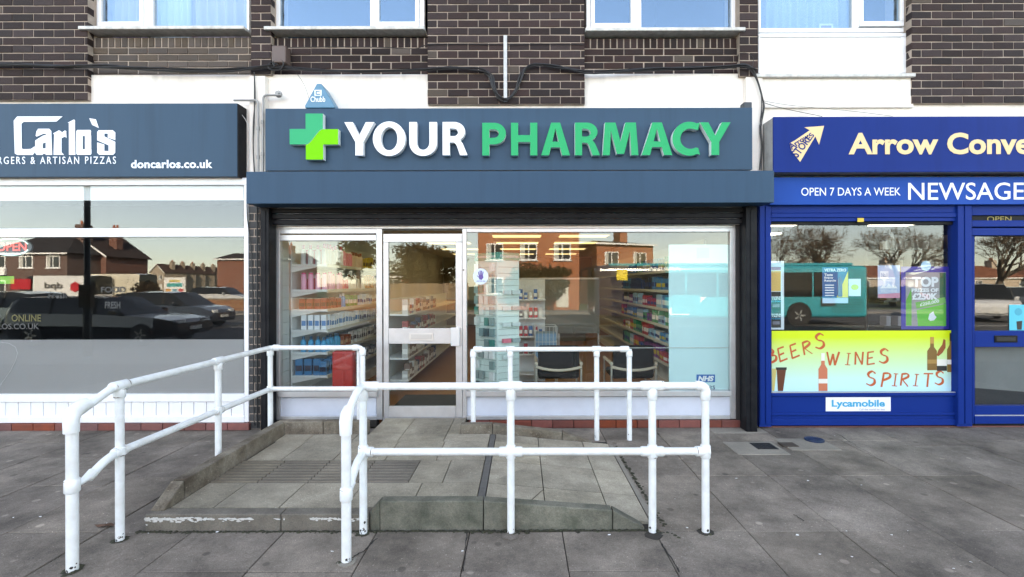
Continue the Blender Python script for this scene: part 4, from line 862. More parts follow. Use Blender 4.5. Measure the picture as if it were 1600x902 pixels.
pp(p4, 'print_ground', [(1415, 427), (1478, 427), (1478, 511), (1415, 511)], mat('print grey', (.34, .31, .32), .5), LYY); pp(p4, 'print_band', [(1415.5, 471), (1424, 452), (1424, 510), (1415.5, 510)], mat('print green', (.10, .40, .06), .5), LYY, 1); pp(p4, 'print_strip', [(1468, 428), (1477.5, 428), (1477.5, 476), (1468, 476)], mat('print dark green', (.02, .12, .05), .5), LYY, 1)
for t_, a, b, c, d in (('TOP', 1425, 434, 1466, 450), ('PRIZES OF', 1424, 452, 1466, 458), ('£250K', 1425, 459.5, 1465, 470)): ptext(t_, a, b, c, d, LYY - .001, Mpw, p4, dep=.0014, bold=.045)
tk = [(1430, 474), (1476, 466), (1478, 475), (1432, 484)]; pp(p4, 'ticket', tk, mat('print ticket', (.16, .45, .10), .5), LYY, 2)
mb = text_mb('£250,000', 0, 1, 0, 1, 0, .0005, bold=.02); A, B = Vector((U(1437, LYY), V(481, LYY))), Vector((U(1467, LYY), V(475, LYY))); d_ = B - A; mb.v = [(A.x + d_.x * x, LYY - .0026 + y_ * .2, A.y + d_.y * x + z * .042) for x, y_, z in mb.v]; mb.build('ticket_lettering', Mpw, p4)
pp(p4, 'ticket', [(1432, 486), (1478, 476), (1478, 511), (1434, 511)], mat('print bright green', (.10, .50, .05), .5), LYY, 1); pp(p4, 'print_hand', [(1450, 500), (1452, 492), (1455, 490), (1458, 488), (1460, 494), (1463, 497), (1459, 502), (1453, 503)], Mpw, LYY, 3)
pp(p4, 'print_dot', [(1446.5 + 8 * math.cos(i * .524), 417 + 8 * math.sin(i * .524)) for i in range(12)], mat('print pale cyan', (.40, .62, .78), .5), LYY, 4)
p5 = sheet('poster_strip', 1204.5, 409, 1225, 516, IY, mat('strip white', (.66, .72, .76), .45), 'tall white strip of drink posters at the edge of newsagent window', 'poster', 'posters in the newsagent window')
pp(p5, 'print_orange', [(1205, 424), (1220, 424), (1220, 456), (1205, 456)], mat('print orange', (.72, .45, .12), .5), IY); pp(p5, 'print_top', [(1205, 418), (1220, 418), (1220, 423), (1205, 423)], mat('print magenta', (.35, .08, .20), .5), IY)
for v0 in (463, 490):
    pp(p5, 'print_black', [(1205, v0 - 6), (1220, v0 - 6), (1220, v0 + 23), (1205, v0 + 23)], Mdk, IY)
    for t_, dv, m_ in (('MAXIMUM', 1, Mpw), ('TASTE', 4, Mpw), ('NO SUGAR', 7.5, Mcy)): ptext(t_, 1205.5, v0 + dv, 1219.5, v0 + dv + 2.6, IY - .001, m_, p5, dep=.001, bold=.03)
    pp(p5, 'print_badge', [(1207, v0 + 13), (1218, v0 + 13), (1218, v0 + 18), (1207, v0 + 18)], mat('print slate', (.2, .2, .24), .5), IY, 1)
p6 = sheet('poster', 1577, 478, 1603, 518, NG - .004, mat('sticker cyan', (.03, .48, .62), .45), 'cyan sticker with dark cup on the newsagent door glass', 'sticker')
pp(p6, 'print_cup', [(1588, 504), (1597, 503), (1596, 517), (1589, 517)], Mdk, NG - .004); pp(p6, 'print_badge', [(1591 + 6 * math.cos(i * .524), 489 + 6 * math.sin(i * .524)) for i in range(12)], mat('print teal', (.02, .34, .45), .5), NG - .004)

# ------------------------------------------------------------------ handrails: white tube with clamp fittings
RT = .0245
M_grime = mat('rust grime', (.13, .085, .05), .85, noise=.5, nscale=60)
def handrail(label, loc):
    return thing('handrail', (loc[0], loc[1], 0), label, 'handrail', 'white tube handrails round the ramp')
def post(h, x, y, z0, z1, r=RT, chip=True):
    p = MB().tube([(x, y, z0), (x, y, z1)], r, 18).build('post', M_rail, h, smooth=True)
    if chip:
        rr = random.Random(int((x + 9) * 1000)); mb = MB()
        for _ in range(rr.choice([1, 3, 5])):
            a = rr.uniform(math.pi, 2 * math.pi) ; zz = z0 + .005 + abs(rr.gauss(0, .03)); s_ = rr.uniform(.003, .012)
            pts = []
            for k in range(6):
                t = k * math.pi / 3; aa = a + math.cos(t) * s_ / r * rr.uniform(.6, 1.2); pts.append((x + (r + .0007) * math.cos(aa), y + (r + .0007) * math.sin(aa), zz + math.sin(t) * s_ * rr.uniform(.6, 1.4)))
            mb.add(pts, [tuple(range(6))])
        mb.build('paint_chip', M_rust, p)
    return p
def collar(h, c, axis, ln=.07, r=RT * 1.32, name='clamp'):
    c = Vector(c); d = Vector(axis).normalized() * ln / 2
    o = MB().tube([c - d, c - d * .86, c + d * .86, c + d], [r * .9, r, r, r * .9], 16).build(name, M_rail, h, smooth=True)
    rr = random.Random(int(abs(c.x * 977 + c.z * 531 + c.y * 313))); mb = MB(); a = d.normalized(); e1 = a.orthogonal().normalized(); e2 = a.cross(e1)
    for s_ in (-1, 1):                                   # grime and rust bleeding out at the clamp's rims
        t0 = rr.uniform(0, 6.28); sp_ = rr.uniform(.5, 2.2); n_ = 7; q0, q1 = [], []
        for k in range(n_):
            t = t0 + sp_ * k / (n_ - 1); u_ = e1 * math.cos(t) + e2 * math.sin(t); wv = .0035 * math.sin(math.pi * k / (n_ - 1)) * rr.uniform(.5, 1.6) + .0003
            q0.append(c + a * s_ * ln * .43 + u_ * (r + .0006)); q1.append(c + a * s_ * (ln * .43 - wv) + u_ * (r + .0006))
        mb.add(q0 + q1, [(k, k + 1, n_ + k + 1, n_ + k) for k in range(n_ - 1)])
    mb.build('rust_mark', M_grime, o); return o
def railrun(h, pts, r=RT): return MB().tube(pts, r, 16).build('rail', M_rail, h, smooth=True)
XA, YB = -2.53, -.53
h1 = handrail('white tube handrail along the long side kerb of the ramp', (XA, -1.6))
Z1, Z2 = .97, .556
post(h1, XA, -2.66, 0, .84, .029); post(h1, XA, -2.34, 0, Z1); post(h1, XA, -1.36, 0, Z1); post(h1, XA, YB, 0, Z1); post(h1, -1.60, YB, .0, Z1)
top = [(XA, -2.66, .80), (XA, -2.655, .845), (XA, -2.63, .872), (XA, -2.60, .885)] + [(XA, -2.45, .945)] + arc((XA, -2.45, .945), (XA, -2.40, Z1), (XA, -2.32, Z1), 5) + [(XA, YB - .05, Z1)] + arc((XA, YB - .05, Z1), (XA, YB, Z1), (XA + .05, YB, Z1), 5) + [(-1.60 - .05, YB, Z1)] + arc((-1.65, YB, Z1), (-1.60, YB, Z1), (-1.60, YB, Z1 - .05), 5)
railrun(h1, top); railrun(h1, [(XA, -2.56, .475)] + arc((XA, -2.50, .51), (XA, -2.42, Z2), (XA, -2.33, Z2), 5) + [(XA, YB, Z2)]); railrun(h1, [(XA, YB, Z2), (-1.60, YB, Z2)])
MB().tube([(XA, -2.665, .775), (XA, -2.665, .85), (XA, -2.65, .885), (XA, -2.615, .905), (XA, -2.57, .915)], [.036, .038, .04, .038, .034], 16).build('elbow', M_rail, h1, smooth=True)
collar(h1, (XA, -2.66, .475), (0, 0, 1), .075, .037); MB().tube([(XA, -2.63, .465), (XA, -2.585, .478), (XA, -2.53, .497)], [.012, .02, .03], 12).build('swivel', M_rail, h1, smooth=True)
for yy in (-2.34, -1.36):
    collar(h1, (XA, yy, Z1), (0, 1, 0), .12); collar(h1, (XA, yy, Z1 - .045), (0, 0, 1), .06); collar(h1, (XA, yy, Z2), (0, 0, 1), .055, RT * 1.38); collar(h1, (XA, yy, Z2), (0, 1, 0), .09)
for xx in (XA, -1.60): collar(h1, (xx, YB, Z2), (0, 0, 1), .06); collar(h1, (xx, YB, Z1 - .05), (0, 0, 1), .06)
collar(h1, (XA + .06, YB, Z1), (1, 0, 0), .06); collar(h1, (-1.67, YB, Z1), (1, 0, 0), .06)
post(h1, -1.655, YB + .05, .0, Z1 - .01, RT * .9, False)

YF = -2.26; TZ, LZ = .945, .522
h2 = handrail('white tube handrail standing along the front kerb of the ramp', (.1, YF))
QX = [-1.025, -.072, .842, 1.185]
post(h2, -1.018, -2.58, 0, .81, .028)
for i, x in enumerate(QX): post(h2, x, YF, 0, TZ)
railrun(h2, [(-1.018, -2.58, .78), (-1.018, -2.575, .82), (-1.02, -2.545, .85), (-1.02, -2.45, .905)] + arc((-1.02, -2.40, .93), (-1.024, -2.36, TZ), (-1.025, YF, TZ), 5))
railrun(h2, [(QX[0], YF, TZ), (QX[3] - .05, YF, TZ)] + arc((QX[3] - .05, YF, TZ), (QX[3], YF, TZ), (QX[3], YF, TZ - .05), 6)); railrun(h2, [(QX[0], YF, LZ), (QX[3], YF, LZ)])
railrun(h2, [(-1.018, -2.53, .40), (-1.02, -2.47, .45), (-1.022, -2.38, .50), (QX[0], YF, LZ)])
MB().tube([(-1.018, -2.585, .735), (-1.018, -2.585, .81), (-1.018, -2.57, .845), (-1.018, -2.53, .87)], [.034, .037, .038, .033], 16).build('elbow', M_rail, h2, smooth=True)
collar(h2, (-1.018, -2.58, .39), (0, 0, 1), .075, .036); MB().tube([(-1.018, -2.555, .385), (-1.018, -2.50, .425)], [.013, .028], 12).build('swivel', M_rail, h2, smooth=True)
for i, x in enumerate(QX):
    if i < 3: collar(h2, (x + (.05 if i == 0 else 0), YF, TZ), (1, 0, 0), .10 if i == 0 else .15); collar(h2, (x, YF, TZ - .05), (0, 0, 1), .08)
    else: collar(h2, (x, YF, TZ - .055), (0, 0, 1), .07); MB().tube([(x - .06, YF, TZ)] + arc((x - .045, YF, TZ), (x, YF, TZ), (x, YF, TZ - .045), 6) + [(x, YF, TZ - .06)], RT * 1.3, 16).build('elbow', M_rail, h2, smooth=True)
    collar(h2, (x + (.02 if i == 0 else (-.02 if i == 3 else 0)), YF, LZ), (1, 0, 0), .15 if 0 < i < 3 else .09); collar(h2, (x, YF, LZ), (0, 0, 1), .085)
YR = -.42; TR, LR = .935, .535
h3 = handrail('short white tube handrail before the pharmacy window beside the door', (.1, YR))
RX = [U(739, YR), U(797, YR), U(932, YR), U(983, YR)]
for i, x in enumerate(RX): post(h3, x, YR, 0.0, TR, RT * 1.05, i > 1)
railrun(h3, [(RX[0], YR, TR - .05)] + arc((RX[0], YR, TR - .05), (RX[0], YR, TR), (RX[0] + .05, YR, TR), 5) + [(RX[3] - .05, YR, TR)] + arc((RX[3] - .05, YR, TR), (RX[3], YR, TR), (RX[3], YR, TR - .05), 5)); railrun(h3, [(RX[0], YR, LR), (RX[3], YR, LR)])
for i, x in enumerate(RX):
    collar(h3, (x, YR, LR), (0, 0, 1), .06); collar(h3, (x + (.05 if i == 0 else (-.05 if i == 3 else 0)), YR, TR), (1, 0, 0), .09); collar(h3, (x, YR, TR - .05), (0, 0, 1), .06)
# ------------------------------------------------------------------ rooms behind the glass
XL, XR = U(398) + .065, U(1187) - .065
structure(MB().box(XL, XR, .13, 12.6, -.02, .1).build('shop_floor', M_floor_in))
structure(MB().box(XL, XR, .4, 12.6, 2.62, 2.8).build('shop_ceiling', M_ceil))
structure(MB().box(XL, XR, 12.5, 12.65, .1, 2.62).build('shop_rear_wall', mat('rear wall ochre', (.22, .19, .14), .8)))
structure(MB().box(XL, XR, .345, .4, 2.25, 2.8).build('shop_bulkhead', M_wall_in))
M_panel = emit_mat('warm light panel', (1, .82, .45), .24)
for x in (-1.75, -.1, 1.3):
    for k, y in enumerate((.85, 1.9, 4.6, 6.2, 8.2, 10.4)):  # row nearest the window is unseen, added to brighten the goods there
        t_ = thing('ceiling_light', (x, y, 2.6), 'lit rectangular panel in the pharmacy ceiling, window row added for brightness', 'light', 'ceiling panels of the pharmacy')
        MB().box(x - .5, x + .5, y - .3, y + .3, 2.608, 2.618).build('diffuser', M_panel, t_)
        fr = MB(); fr.box(x - .53, x + .53, y - .33, y - .301, 2.60, 2.619); fr.box(x - .53, x + .53, y + .301, y + .33, 2.60, 2.619); fr.build('trim', M_ceil, t_)
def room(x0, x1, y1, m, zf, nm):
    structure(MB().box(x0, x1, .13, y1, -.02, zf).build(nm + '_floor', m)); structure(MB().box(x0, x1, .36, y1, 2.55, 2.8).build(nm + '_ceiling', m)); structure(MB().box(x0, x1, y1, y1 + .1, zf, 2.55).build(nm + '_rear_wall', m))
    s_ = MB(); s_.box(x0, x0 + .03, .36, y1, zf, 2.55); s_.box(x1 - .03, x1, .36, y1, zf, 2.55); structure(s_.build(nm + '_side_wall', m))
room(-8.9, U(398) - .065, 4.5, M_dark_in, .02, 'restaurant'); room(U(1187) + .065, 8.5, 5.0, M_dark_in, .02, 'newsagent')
M_wlight = emit_mat('white light panel', (1, .97, .9), 1.2)
for i, (x, y) in enumerate(((4.05, 2.1), (5.9, 2.1), (4.5, 3.8))):
    t_ = thing('ceiling_light', (x, y, 2.54), 'lit white panel in the newsagent ceiling', 'light', 'ceiling panels of the newsagent'); MB().box(x - .3, x + .3, y - .3, y + .3, 2.53, 2.548).build('diffuser', M_wlight, t_)
# newsagent shelving seen darkly past the poster
t_ = thing('dark_shelving', (5.35, 1.2, 0), 'dark shelves of tobacco packs behind the lottery poster', 'shelving')
g = MB(); g.box(4.95, 6.1, 1.5, 1.55, 0, 2.3); g.build('back', M_dark_in, t_)
for k in range(6): MB().box(4.95, 6.1, 1.2, 1.49, .3 + k * .35, .325 + k * .35).build('shelf', mat('dark shelf', (.05, .05, .05), .5), t_)
rp = random.Random(2)
for k in range(6):
    x = 5.0
    while x < 5.9:
        wv = rp.uniform(.05, .1); o = MB().box(x, x + wv, 1.22, 1.34, .326 + k * .35, .326 + k * .35 + rp.uniform(.1, .2)).build('packet', mat('pack %d' % rp.randint(0, 3), [(.3, .3, .28), (.1, .1, .12), (.2, .15, .1), (.35, .33, .35)][rp.randint(0, 3)], .5))
        tag(o, 'small packet standing on the dark newsagent shelves', 'packet', 'packets on dark shelves'); x += wv + rp.uniform(.02, .12)

# ------------------------------------------------------------------ pharmacy fittings
M_shelf = mat('white shelf enamel', (.72, .74, .74), .4, noise=.1, nscale=5)
M_slat = mat('slatwall', (.68, .70, .70), .5)
def shelving(label, x_wall, x_edge, y0, y1, levels, zt, loc):
    t_ = thing('shelving', loc, label, 'shelving', 'white shelving of the pharmacy'); s_ = 1 if x_edge > x_wall else -1
    z = .1; k = 0
    while z < zt: MB().box(x_wall, x_wall + s_ * .02, y0, y1, z, z + .147).build('slat', M_slat, t_); z += .15
    # panelled end facing the window
    for z_ in levels:
        p = MB(); p.box(x_wall + s_ * .021, x_edge, y0 - .02, y1, z_ - .03, z_); sh_ = p.build('shelf', M_shelf, t_, bevel=.004)
        MB().box(x_edge + s_ * .0005, x_edge + s_ * .009, y0 - .02, y1, z_ - .036, z_ + .004).build('price_strip', mat('price strip', (.60, .60, .52), .4), sh_)
        MB().add([(x_wall + s_ * .022, y0, z_ - .031), (x_edge - s_ * .1, y0, z_ - .031), (x_wall + s_ * .022, y0, z_ - .10), (x_wall + s_ * .022, y0 + .015, z_ - .031), (x_edge - s_ * .1, y0 + .015, z_ - .031), (x_wall + s_ * .022, y0 + .015, z_ - .10)],
                 [(0, 1, 2), (5, 4, 3), (0, 3, 4, 1), (1, 4, 5, 2), (2, 5, 3, 0)]).build('bracket', M_shelf, sh_)
    MB().box(x_wall + s_ * .021, x_edge - s_ * .02, y0, y1, .1, .24).build('plinth', M_shelf, t_)
    return t_
LV = [1.86, 1.545, 1.30, 1.045, .765, .475]
shelving('white wall shelving full of toiletries beside the red box', -2.88, -2.42, .62, 4.2, LV, 2.15, (-2.65, .6, .1))
# white slatted side panel closing the window bay
t_ = thing('slat_panel', (-2.84, .3, .1), 'white slatted panel lining the window bay by toiletries', 'panel')
for k in range(14): MB().box(-2.905, -2.885, .16, .60, .1 + k * .15, .1 + k * .15 + .144).build('slat', M_slat, t_)
_pm = {}
def product(kind, x, y, z, col, w_, d_, h, label, group, cap=None):
    key = (kind, col, round(w_, 2), round(d_, 2), round(h, 2), cap)
    m = mat('pack ' + str(col), srgb(*col), .35)
    if key not in _pm:
        mb = MB()
        if kind == 'bottle':
            r = w_ / 2; mb.lathe([(r * .92, 0), (r, .006), (r, h * .62), (r * .85, h * .72), (r * .42, h * .80)], 0, 0, 0, 12); mb.lathe([(r * .5, h * .79), (r * .5, h), (r * .1, h)], 0, 0, 0, 10, 1)
        elif kind == 'can':
            r = w_ / 2; mb.lathe([(r, 0), (r, h * .86), (r * .8, h * .9)], 0, 0, 0, 12); mb.lathe([(r * .78, h * .88), (r * .78, h), (r * .1, h)], 0, 0, 0, 10, 1)
        else:
            mb.box(-w_ / 2, w_ / 2, -d_ / 2, d_ / 2, 0, h)
            mb.box(-w_ / 2 + .006, w_ / 2 - .006, -d_ / 2 - .001, -d_ / 2 - .0002, h * .25, h * .6, 1); mb.box(w_ / 2 + .0002, w_ / 2 + .001, -d_ / 2 + .006, d_ / 2 - .006, h * .25, h * .6, 1); mb.box(-w_ / 2 - .001, -w_ / 2 - .0002, -d_ / 2 + .006, d_ / 2 - .006, h * .25, h * .6, 1)
        _pm[key] = mb.mesh(kind, [m, mat('pack ' + str(cap or (235, 235, 230)), srgb(*(cap or (235, 235, 230))), .4)], (0, 0, 0), smooth=kind != 'box')
    o = bpy.data.objects.new(kind if kind != 'box' else 'carton', _pm[key]); link(o, None, (x, y, z + .0006)); o.rotation_euler = (0, 0, random.uniform(-.06, .06)); tag(o, label, kind if kind != 'box' else 'carton', group)
ORD = ['top', 'second', 'third', 'fourth', 'fifth', 'lowest']
rp = random.Random(11)
runs = {0: [('bottle', (225, 225, 230), .065, .24, 'tall white bottle', (230, 120, 150), 6), ('can', (226, 140, 160), .06, .21, 'pink spray can', (240, 240, 240), 5), ('bottle', (214, 190, 170), .065, .22, 'beige bottle', (150, 80, 40), 5), ('box', (200, 176, 60), .08, .17, 'ochre carton', (90, 60, 20), 5), ('box', (120, 90, 70), .08, .15, 'brown carton', None, 5)],
        1: [('can', (228, 160, 190), .065, .21, 'pink spray can', (200, 60, 120), 5), ('bottle', (206, 50, 90), .055, .18, 'crimson bottle', (240, 240, 240), 3), ('bottle', (230, 230, 225), .065, .19, 'white bottle', (120, 90, 60), 7), ('box', (190, 130, 50), .07, .2, 'amber carton', None, 4), ('box', (225, 210, 190), .08, .15, 'cream carton', (140, 110, 80), 7)],
        2: [('box', (140, 50, 40), .07, .13, 'dark red carton', (60, 20, 20), 5), ('bottle', (60, 150, 215), .06, .19, 'sky blue bottle', (240, 240, 250), 2), ('box', (70, 150, 60), .07, .15, 'green carton', (235, 235, 230), 3), ('box', (190, 215, 235), .1, .15, 'pale blue carton', (60, 90, 150), 5), ('box', (215, 205, 180), .08, .13, 'buff carton', (150, 90, 60), 7)],
        3: [('box', (228, 236, 242), .062, .18, 'white carton with blue print', (60, 130, 190), 14), ('box', (170, 190, 205), .08, .16, 'grey blue carton', (40, 60, 110), 7), ('box', (180, 130, 70), .08, .12, 'tan carton', (240, 230, 210), 6)],
        4: [('bottle', (20, 158, 206), .068, .19, 'cyan bottle', (40, 90, 120), 6), ('box', (140, 70, 40), .11, .15, 'rust carton', (200, 150, 110), 2), ('box', (215, 212, 205), .07, .16, 'pale carton with dark print', (90, 80, 80), 9), ('box', (110, 80, 70), .07, .15, 'brown striped carton', (210, 200, 190), 8)],
        5: [('box', (30, 120, 170), .09, .2, 'blue carton', (20, 30, 60), 3), ('box', (190, 170, 60), .07, .14, 'mustard carton', (90, 120, 50), 8), ('box', (60, 60, 70), .08, .13, 'charcoal carton', (200, 190, 180), 9)]}
for lv, kinds in runs.items():
    y = .67; z = LV[lv]
    for ci, (kd, col, w_, h, nm, cap, cnt) in enumerate(kinds):
        lab = '%s on the %s wall shelf of toiletries' % (nm, ORD[lv])
        for _ in range(cnt):
            if y > 4.1: break
            product(kd, -2.475 + rp.uniform(-.012, .008), y, z, col, w_, w_ * .9, h * rp.choice([1, 1, .94, .85, 1.08]), lab, 'goods on wall shelving', cap); y += w_ + (rp.uniform(.008, .03) if rp.random() < .88 else .11)
        if ci < 1 or (ci == 1 and lv in (0, 1)):     # also along the end that faces the street
            for k in range(3): product(kd, -2.56 - k * (w_ + .022) - ci * .0, .66 + rp.uniform(0, .02) + ci * .1, z, col, w_, w_ * .9, h, lab, 'goods on wall shelving', cap)
rb = thing('red_box', (U(534, .32), .32, .35), 'red plastic box with rounded top behind the shop window', 'box')
MB().box(U(518, .30), U(551, .30), .30, .42, .1, V(549, .30)).build('case', mat('red plastic', (.50, .016, .012), .35, noise=.2, nscale=8), rb, bevel=.02)
ell = [(U(536 + 12 * math.cos(i * .449), .297), V(573 + 5 * math.sin(i * .449), .297)) for i in range(14)]; MB().prism(ell, .2965, .299).build('oval_panel', mat('red oval', (.55, .06, .05), .4), rb)

RLV = [1.80, 1.52, 1.26, 1.02, .78, .5]
shelving('white shelving of remedies along the far wall behind the chairs', 2.42, 2.02, .95, 7.5, RLV, 2.1, (2.2, .95, .1))
cols_r = [((40, 70, 130), 'navy'), ((60, 130, 180), 'blue'), ((120, 60, 130), 'purple'), ((230, 230, 228), 'white'), ((60, 150, 110), 'green'), ((180, 60, 70), 'red'), ((150, 190, 210), 'pale blue'), ((40, 40, 55), 'black')]
for lv, z in enumerate(RLV):
    y = 1.02
    while y < 4.3:
        (c, nm) = cols_r[(rp.randint(0, 7) if lv > 1 else rp.choice([0, 1, 4, 7]))]; w_ = rp.choice([.09, .12, .15]); h = rp.choice([.12, .16, .19]); cap = rp.choice([(235, 235, 235), (30, 60, 120), (200, 180, 60)])
        for _ in range(rp.randint(2, 3)):
            if y < 4.3: product(rp.choice(['box', 'box', 'box']), 2.06 + rp.uniform(0, .02), y, z, c, .09, w_, h, '%s carton on the %s remedy shelf of the far wall' % (nm, ORD[lv]), 'goods on remedy shelving', cap)
            y += w_ + .015
# blue packs hanging near the window end of the remedies
for k, (z, h) in enumerate(((1.80, .3), (1.26, .27), (.78, .28), (.5, .24))):
    product('box', 2.08, 0.985 - .055, z, (50, 150, 200), .1, .05, h * .7, 'turquoise pouch at the window end of the remedy shelving', 'turquoise pouches', (90, 190, 160))

# accessories spinner stand
acc = thing('display_stand', (U(775, .75), .8, .1), 'tall pale teal accessories display stand hung with packs', 'display stand')
Mt = mat('pale teal board', (.66, .80, .77), .5); Mh = mat('teal header', (.06, .36, .28), .45); ay0, ay1 = .55, .95
ax0, axm, ax1 = U(741, .62), U(777, .55), U(811, .7)
g = MB(); zb, zt = .16, V(407, .6)
g.prismz([(ax0, .80), (axm, ay0), (ax1, .72), (axm + .05, 1.0)], zb, zt); g.build('body', Mt, acc)
g = MB(); g.prismz([(ax0 - .01, .80), (axm, ay0 - .012), (ax1 + .01, .72), (axm + .05, 1.02)], zt + .001, zt + .10); g.build('header', Mh, acc)
def on_face(A, B, mb, off=.004):
    A, B = Vector((*A, 0)), Vector((*B, 0)); d = B - A; n = Vector((d.y, -d.x, 0)).normalized()
    if n.y > 0: n = -n
    mb.v = [tuple(A + d * x + n * (off - y_) + Vector((0, 0, z))) for x, y_, z in mb.v]; return mb
fa, fb = ((ax0, .80), (axm, ay0)), ((axm, ay0), (ax1, .72))
for (A, B) in (fa, fb): on_face(A, B, text_mb('Accessories', .08, .95, zt + .035, zt + .075, 0, .002, bold=.02), .014).build('header_lettering', Mw, acc)
rp2 = random.Random(9)
for (A, B), tone in ((fa, 0), (fb, 1)):
    for k in range(22):
        z = zb + .04 + k * .077
        m_ = MB(); m_.box(.04, .96, 0, .003, z, z + .004); on_face(A, B, m_, .005).build('groove', mat('groove grey', (.22, .30, .29), .6), acc)
    for k in range(12 if tone == 0 else 7):
        z = zb + .12 + k * (.135 if tone == 0 else .2)
        for j in range(4 if tone == 0 else 2):
            if rp2.random() < (.85 if tone == 0 else .7):
                a = .06 + j * (.23 if tone == 0 else .42) + (.0 if tone == 0 else .12); c = rp2.choice([(205, 215, 212), (120, 150, 150), (60, 90, 95), (30, 130, 120), (150, 165, 165), (230, 235, 235)] if tone == 0 else [(200, 215, 215), (175, 195, 195), (228, 120, 140), (150, 170, 172)])
                if tone == 1 and c == (228, 120, 140) and k != 3: c = (200, 215, 215)
                m_ = MB(); m_.box(a, a + (.17 if tone == 0 else .36), -.02, .015, z, z + (.10 if tone == 0 else .05)); on_face(A, B, m_, .03).build('hanging_pack', mat('pack ' + str(c), srgb(*c), .35), acc)
g = MB(); g.lathe([(.24, 0), (.24, .04), (.05, .05), (.05, .07)], axm, .80, .1, 20); g.build('base', M_shelf, acc)
# round hand sticker on the glass
hs = thing('window_sticker', (U(751, GY), GY, V(445, GY)), 'round pale sticker with purple hand on pharmacy glass', 'sticker')
dsk = [(U(751 + 12 * math.cos(i * .2618), GY), V(432 + 12.5 * math.sin(i * .2618), GY)) for i in range(24)]; MB().prism(dsk, GY - .003, GY - .001).build('disc', mat('sticker pale', (.62, .72, .82), .5), hs)
hnd = MB(); hp = lambda l: [(U(a, GY), V(b, GY)) for a, b in l]
hnd.prism(hp([(748, 430), (754.5, 429), (755.5, 434), (752.5, 437.5), (748.8, 436.5)]), GY - .0045, GY - .0032)
for k, (a, b, c, d) in enumerate(((748.6, 430, 747.6, 424.5), (750.4, 429.5, 750.2, 422.5), (752.2, 429.3, 752.6, 422.8), (754, 429.5, 755, 424.6), (748.6, 434, 745.6, 430.5))):
    y = GY - .0048 - k * .0001; hnd.prism(hp([(a - .8, b), (a + .8, b), (c + .7, d), (c - .7, d)]), y, GY - .0032)
hnd.build('hand_print', mat('purple print', (.12, .07, .28), .5), hs); ptext('ASK FOR ANI', 744.5, 438.3, 758, 440.5, GY - .0032, MATS['purple print'], hs, dep=.001)
# tall pale panel with health service mark
PYp = GY + .02
np_ = thing('window_panel', (U(1092, PYp), PYp, V(611, PYp)), 'tall pale aqua window panel with blue health service mark', 'panel')
MB().pbox(1045, 383, 1138, 610, PYp, .006).build('sheet', mat('aqua panel', (.52, .74, .76), .5, noise=.06, nscale=2), np_); Mnhs = mat('nhs blue', (.004, .13, .42), .45)
MB().pbox(1088, 586, 1117, 598, PYp - .002, .0015).build('mark', Mnhs, np_); ptext('NHS', 1090, 588, 1115, 596.5, PYp - .002, Mpw, np_, bold=.05, shear=.22, dep=.001)
ptext('services', 1074, 601, 1117, 609, PYp, mat('navy print', (.01, .03, .12), .5), np_, dep=.001)
MB().pbox(1089, 388, 1108, 404, PYp - .002, .0015).build('badge', mat('badge grey', (.42, .58, .62), .5), np_)
tr2 = MB(); tr2.pbox(830, 543.6, 1140, 544.6, GY + .012, .006); tag(tr2.build('window_rail', M_alu), 'thin metal rail across the inside of the pharmacy window', 'rail')

# chairs with their backs to the street
def chair(x, y, label):
    t_ = thing('chair', (x, y, .1), label, 'chair', 'waiting chairs in the pharmacy'); Mb = mat('black upholstery', (.006, .006, .007), .7, spec=.15, bump=.1); Mc = mat('chair tube', (.55, .52, .47), .3, metal=.7)
    MB().box(x - .25, x + .25, y + .0, y + .07, .46, .86).build('backrest', Mb, t_, bevel=.03); MB().box(x - .25, x + .25, y + .08, y + .55, .44, .52).build('seat', Mb, t_, bevel=.03)
    MB().tube([(x - .27, y - .01, .60)] + arc((x - .25, y - .02, .60), (x, y - .03, .53), (x + .25, y - .02, .60), 8) + [(x + .27, y - .01, .60)], .018, 10).build('back_bar', mat('beech bar', (.50, .42, .32), .45), t_, smooth=True)
    for s_ in (-1, 1):
        MB().tube([(x + s_ * .27, y, .1), (x + s_ * .27, y, .64)], .012, 8).build('leg', Mc, t_, smooth=True); MB().tube([(x + s_ * .27, y + .5, .1), (x + s_ * .27, y + .5, .64)], .012, 8).build('leg', Mc, t_, smooth=True)
        MB().tube([(x + s_ * .27, y - .01, .645), (x + s_ * .27, y + .5, .645)], .02, 8).build('armrest', MATS['beech bar'], t_, smooth=True)
chair(U(873, .45), .45, 'black waiting chair next to the accessories stand'); chair(U(990, .45), .45, 'black waiting chair next to the pale aqua panel')
# low shelf, wire basket and the dispensary screen further in
gd = thing('gondola', (U(826, 2.0), 2.0, .1), 'free standing white gondola shelf behind the accessories stand', 'shelving', 'white shelving of the pharmacy')
gx0, gx1 = U(800, 2.0), U(852, 2.0); MB().box(gx0, gx1, 2.12, 2.16, .1, 1.68).build('back', M_slat, gd)
for z in (.25, .55, .82, 1.1, 1.38): MB().box(gx0, gx1, 1.9, 2.119, z - .025, z).build('shelf', M_shelf, gd, bevel=.004)
for z in (.55, .82, 1.1, 1.38):
    x = gx0 + .06
    while x < gx1 - .05:
        c, nm = rp.choice([((200, 70, 80), 'red'), ((60, 110, 170), 'blue'), ((225, 225, 220), 'white'), ((90, 80, 90), 'grey')]); product('box', x, 1.97, z, c, .055, .06, rp.choice([.1, .15]), '%s carton on the free standing gondola' % nm, 'goods on the gondola'); x += .075
bk = thing('wire_basket', (U(852, 1.6), 1.6, .1), 'white wire basket on legs holding blue packs', 'basket')
bx0, bx1 = U(836, 1.5), U(870, 1.5); wm = mat('white wire', (.7, .7, .7), .4)
for k in range(7):
    x = bx0 + (bx1 - bx0) * k / 6; MB().tube([(x, 1.5, .55), (x, 1.5, 1.0)], .004, 6).build('wire', wm, bk)
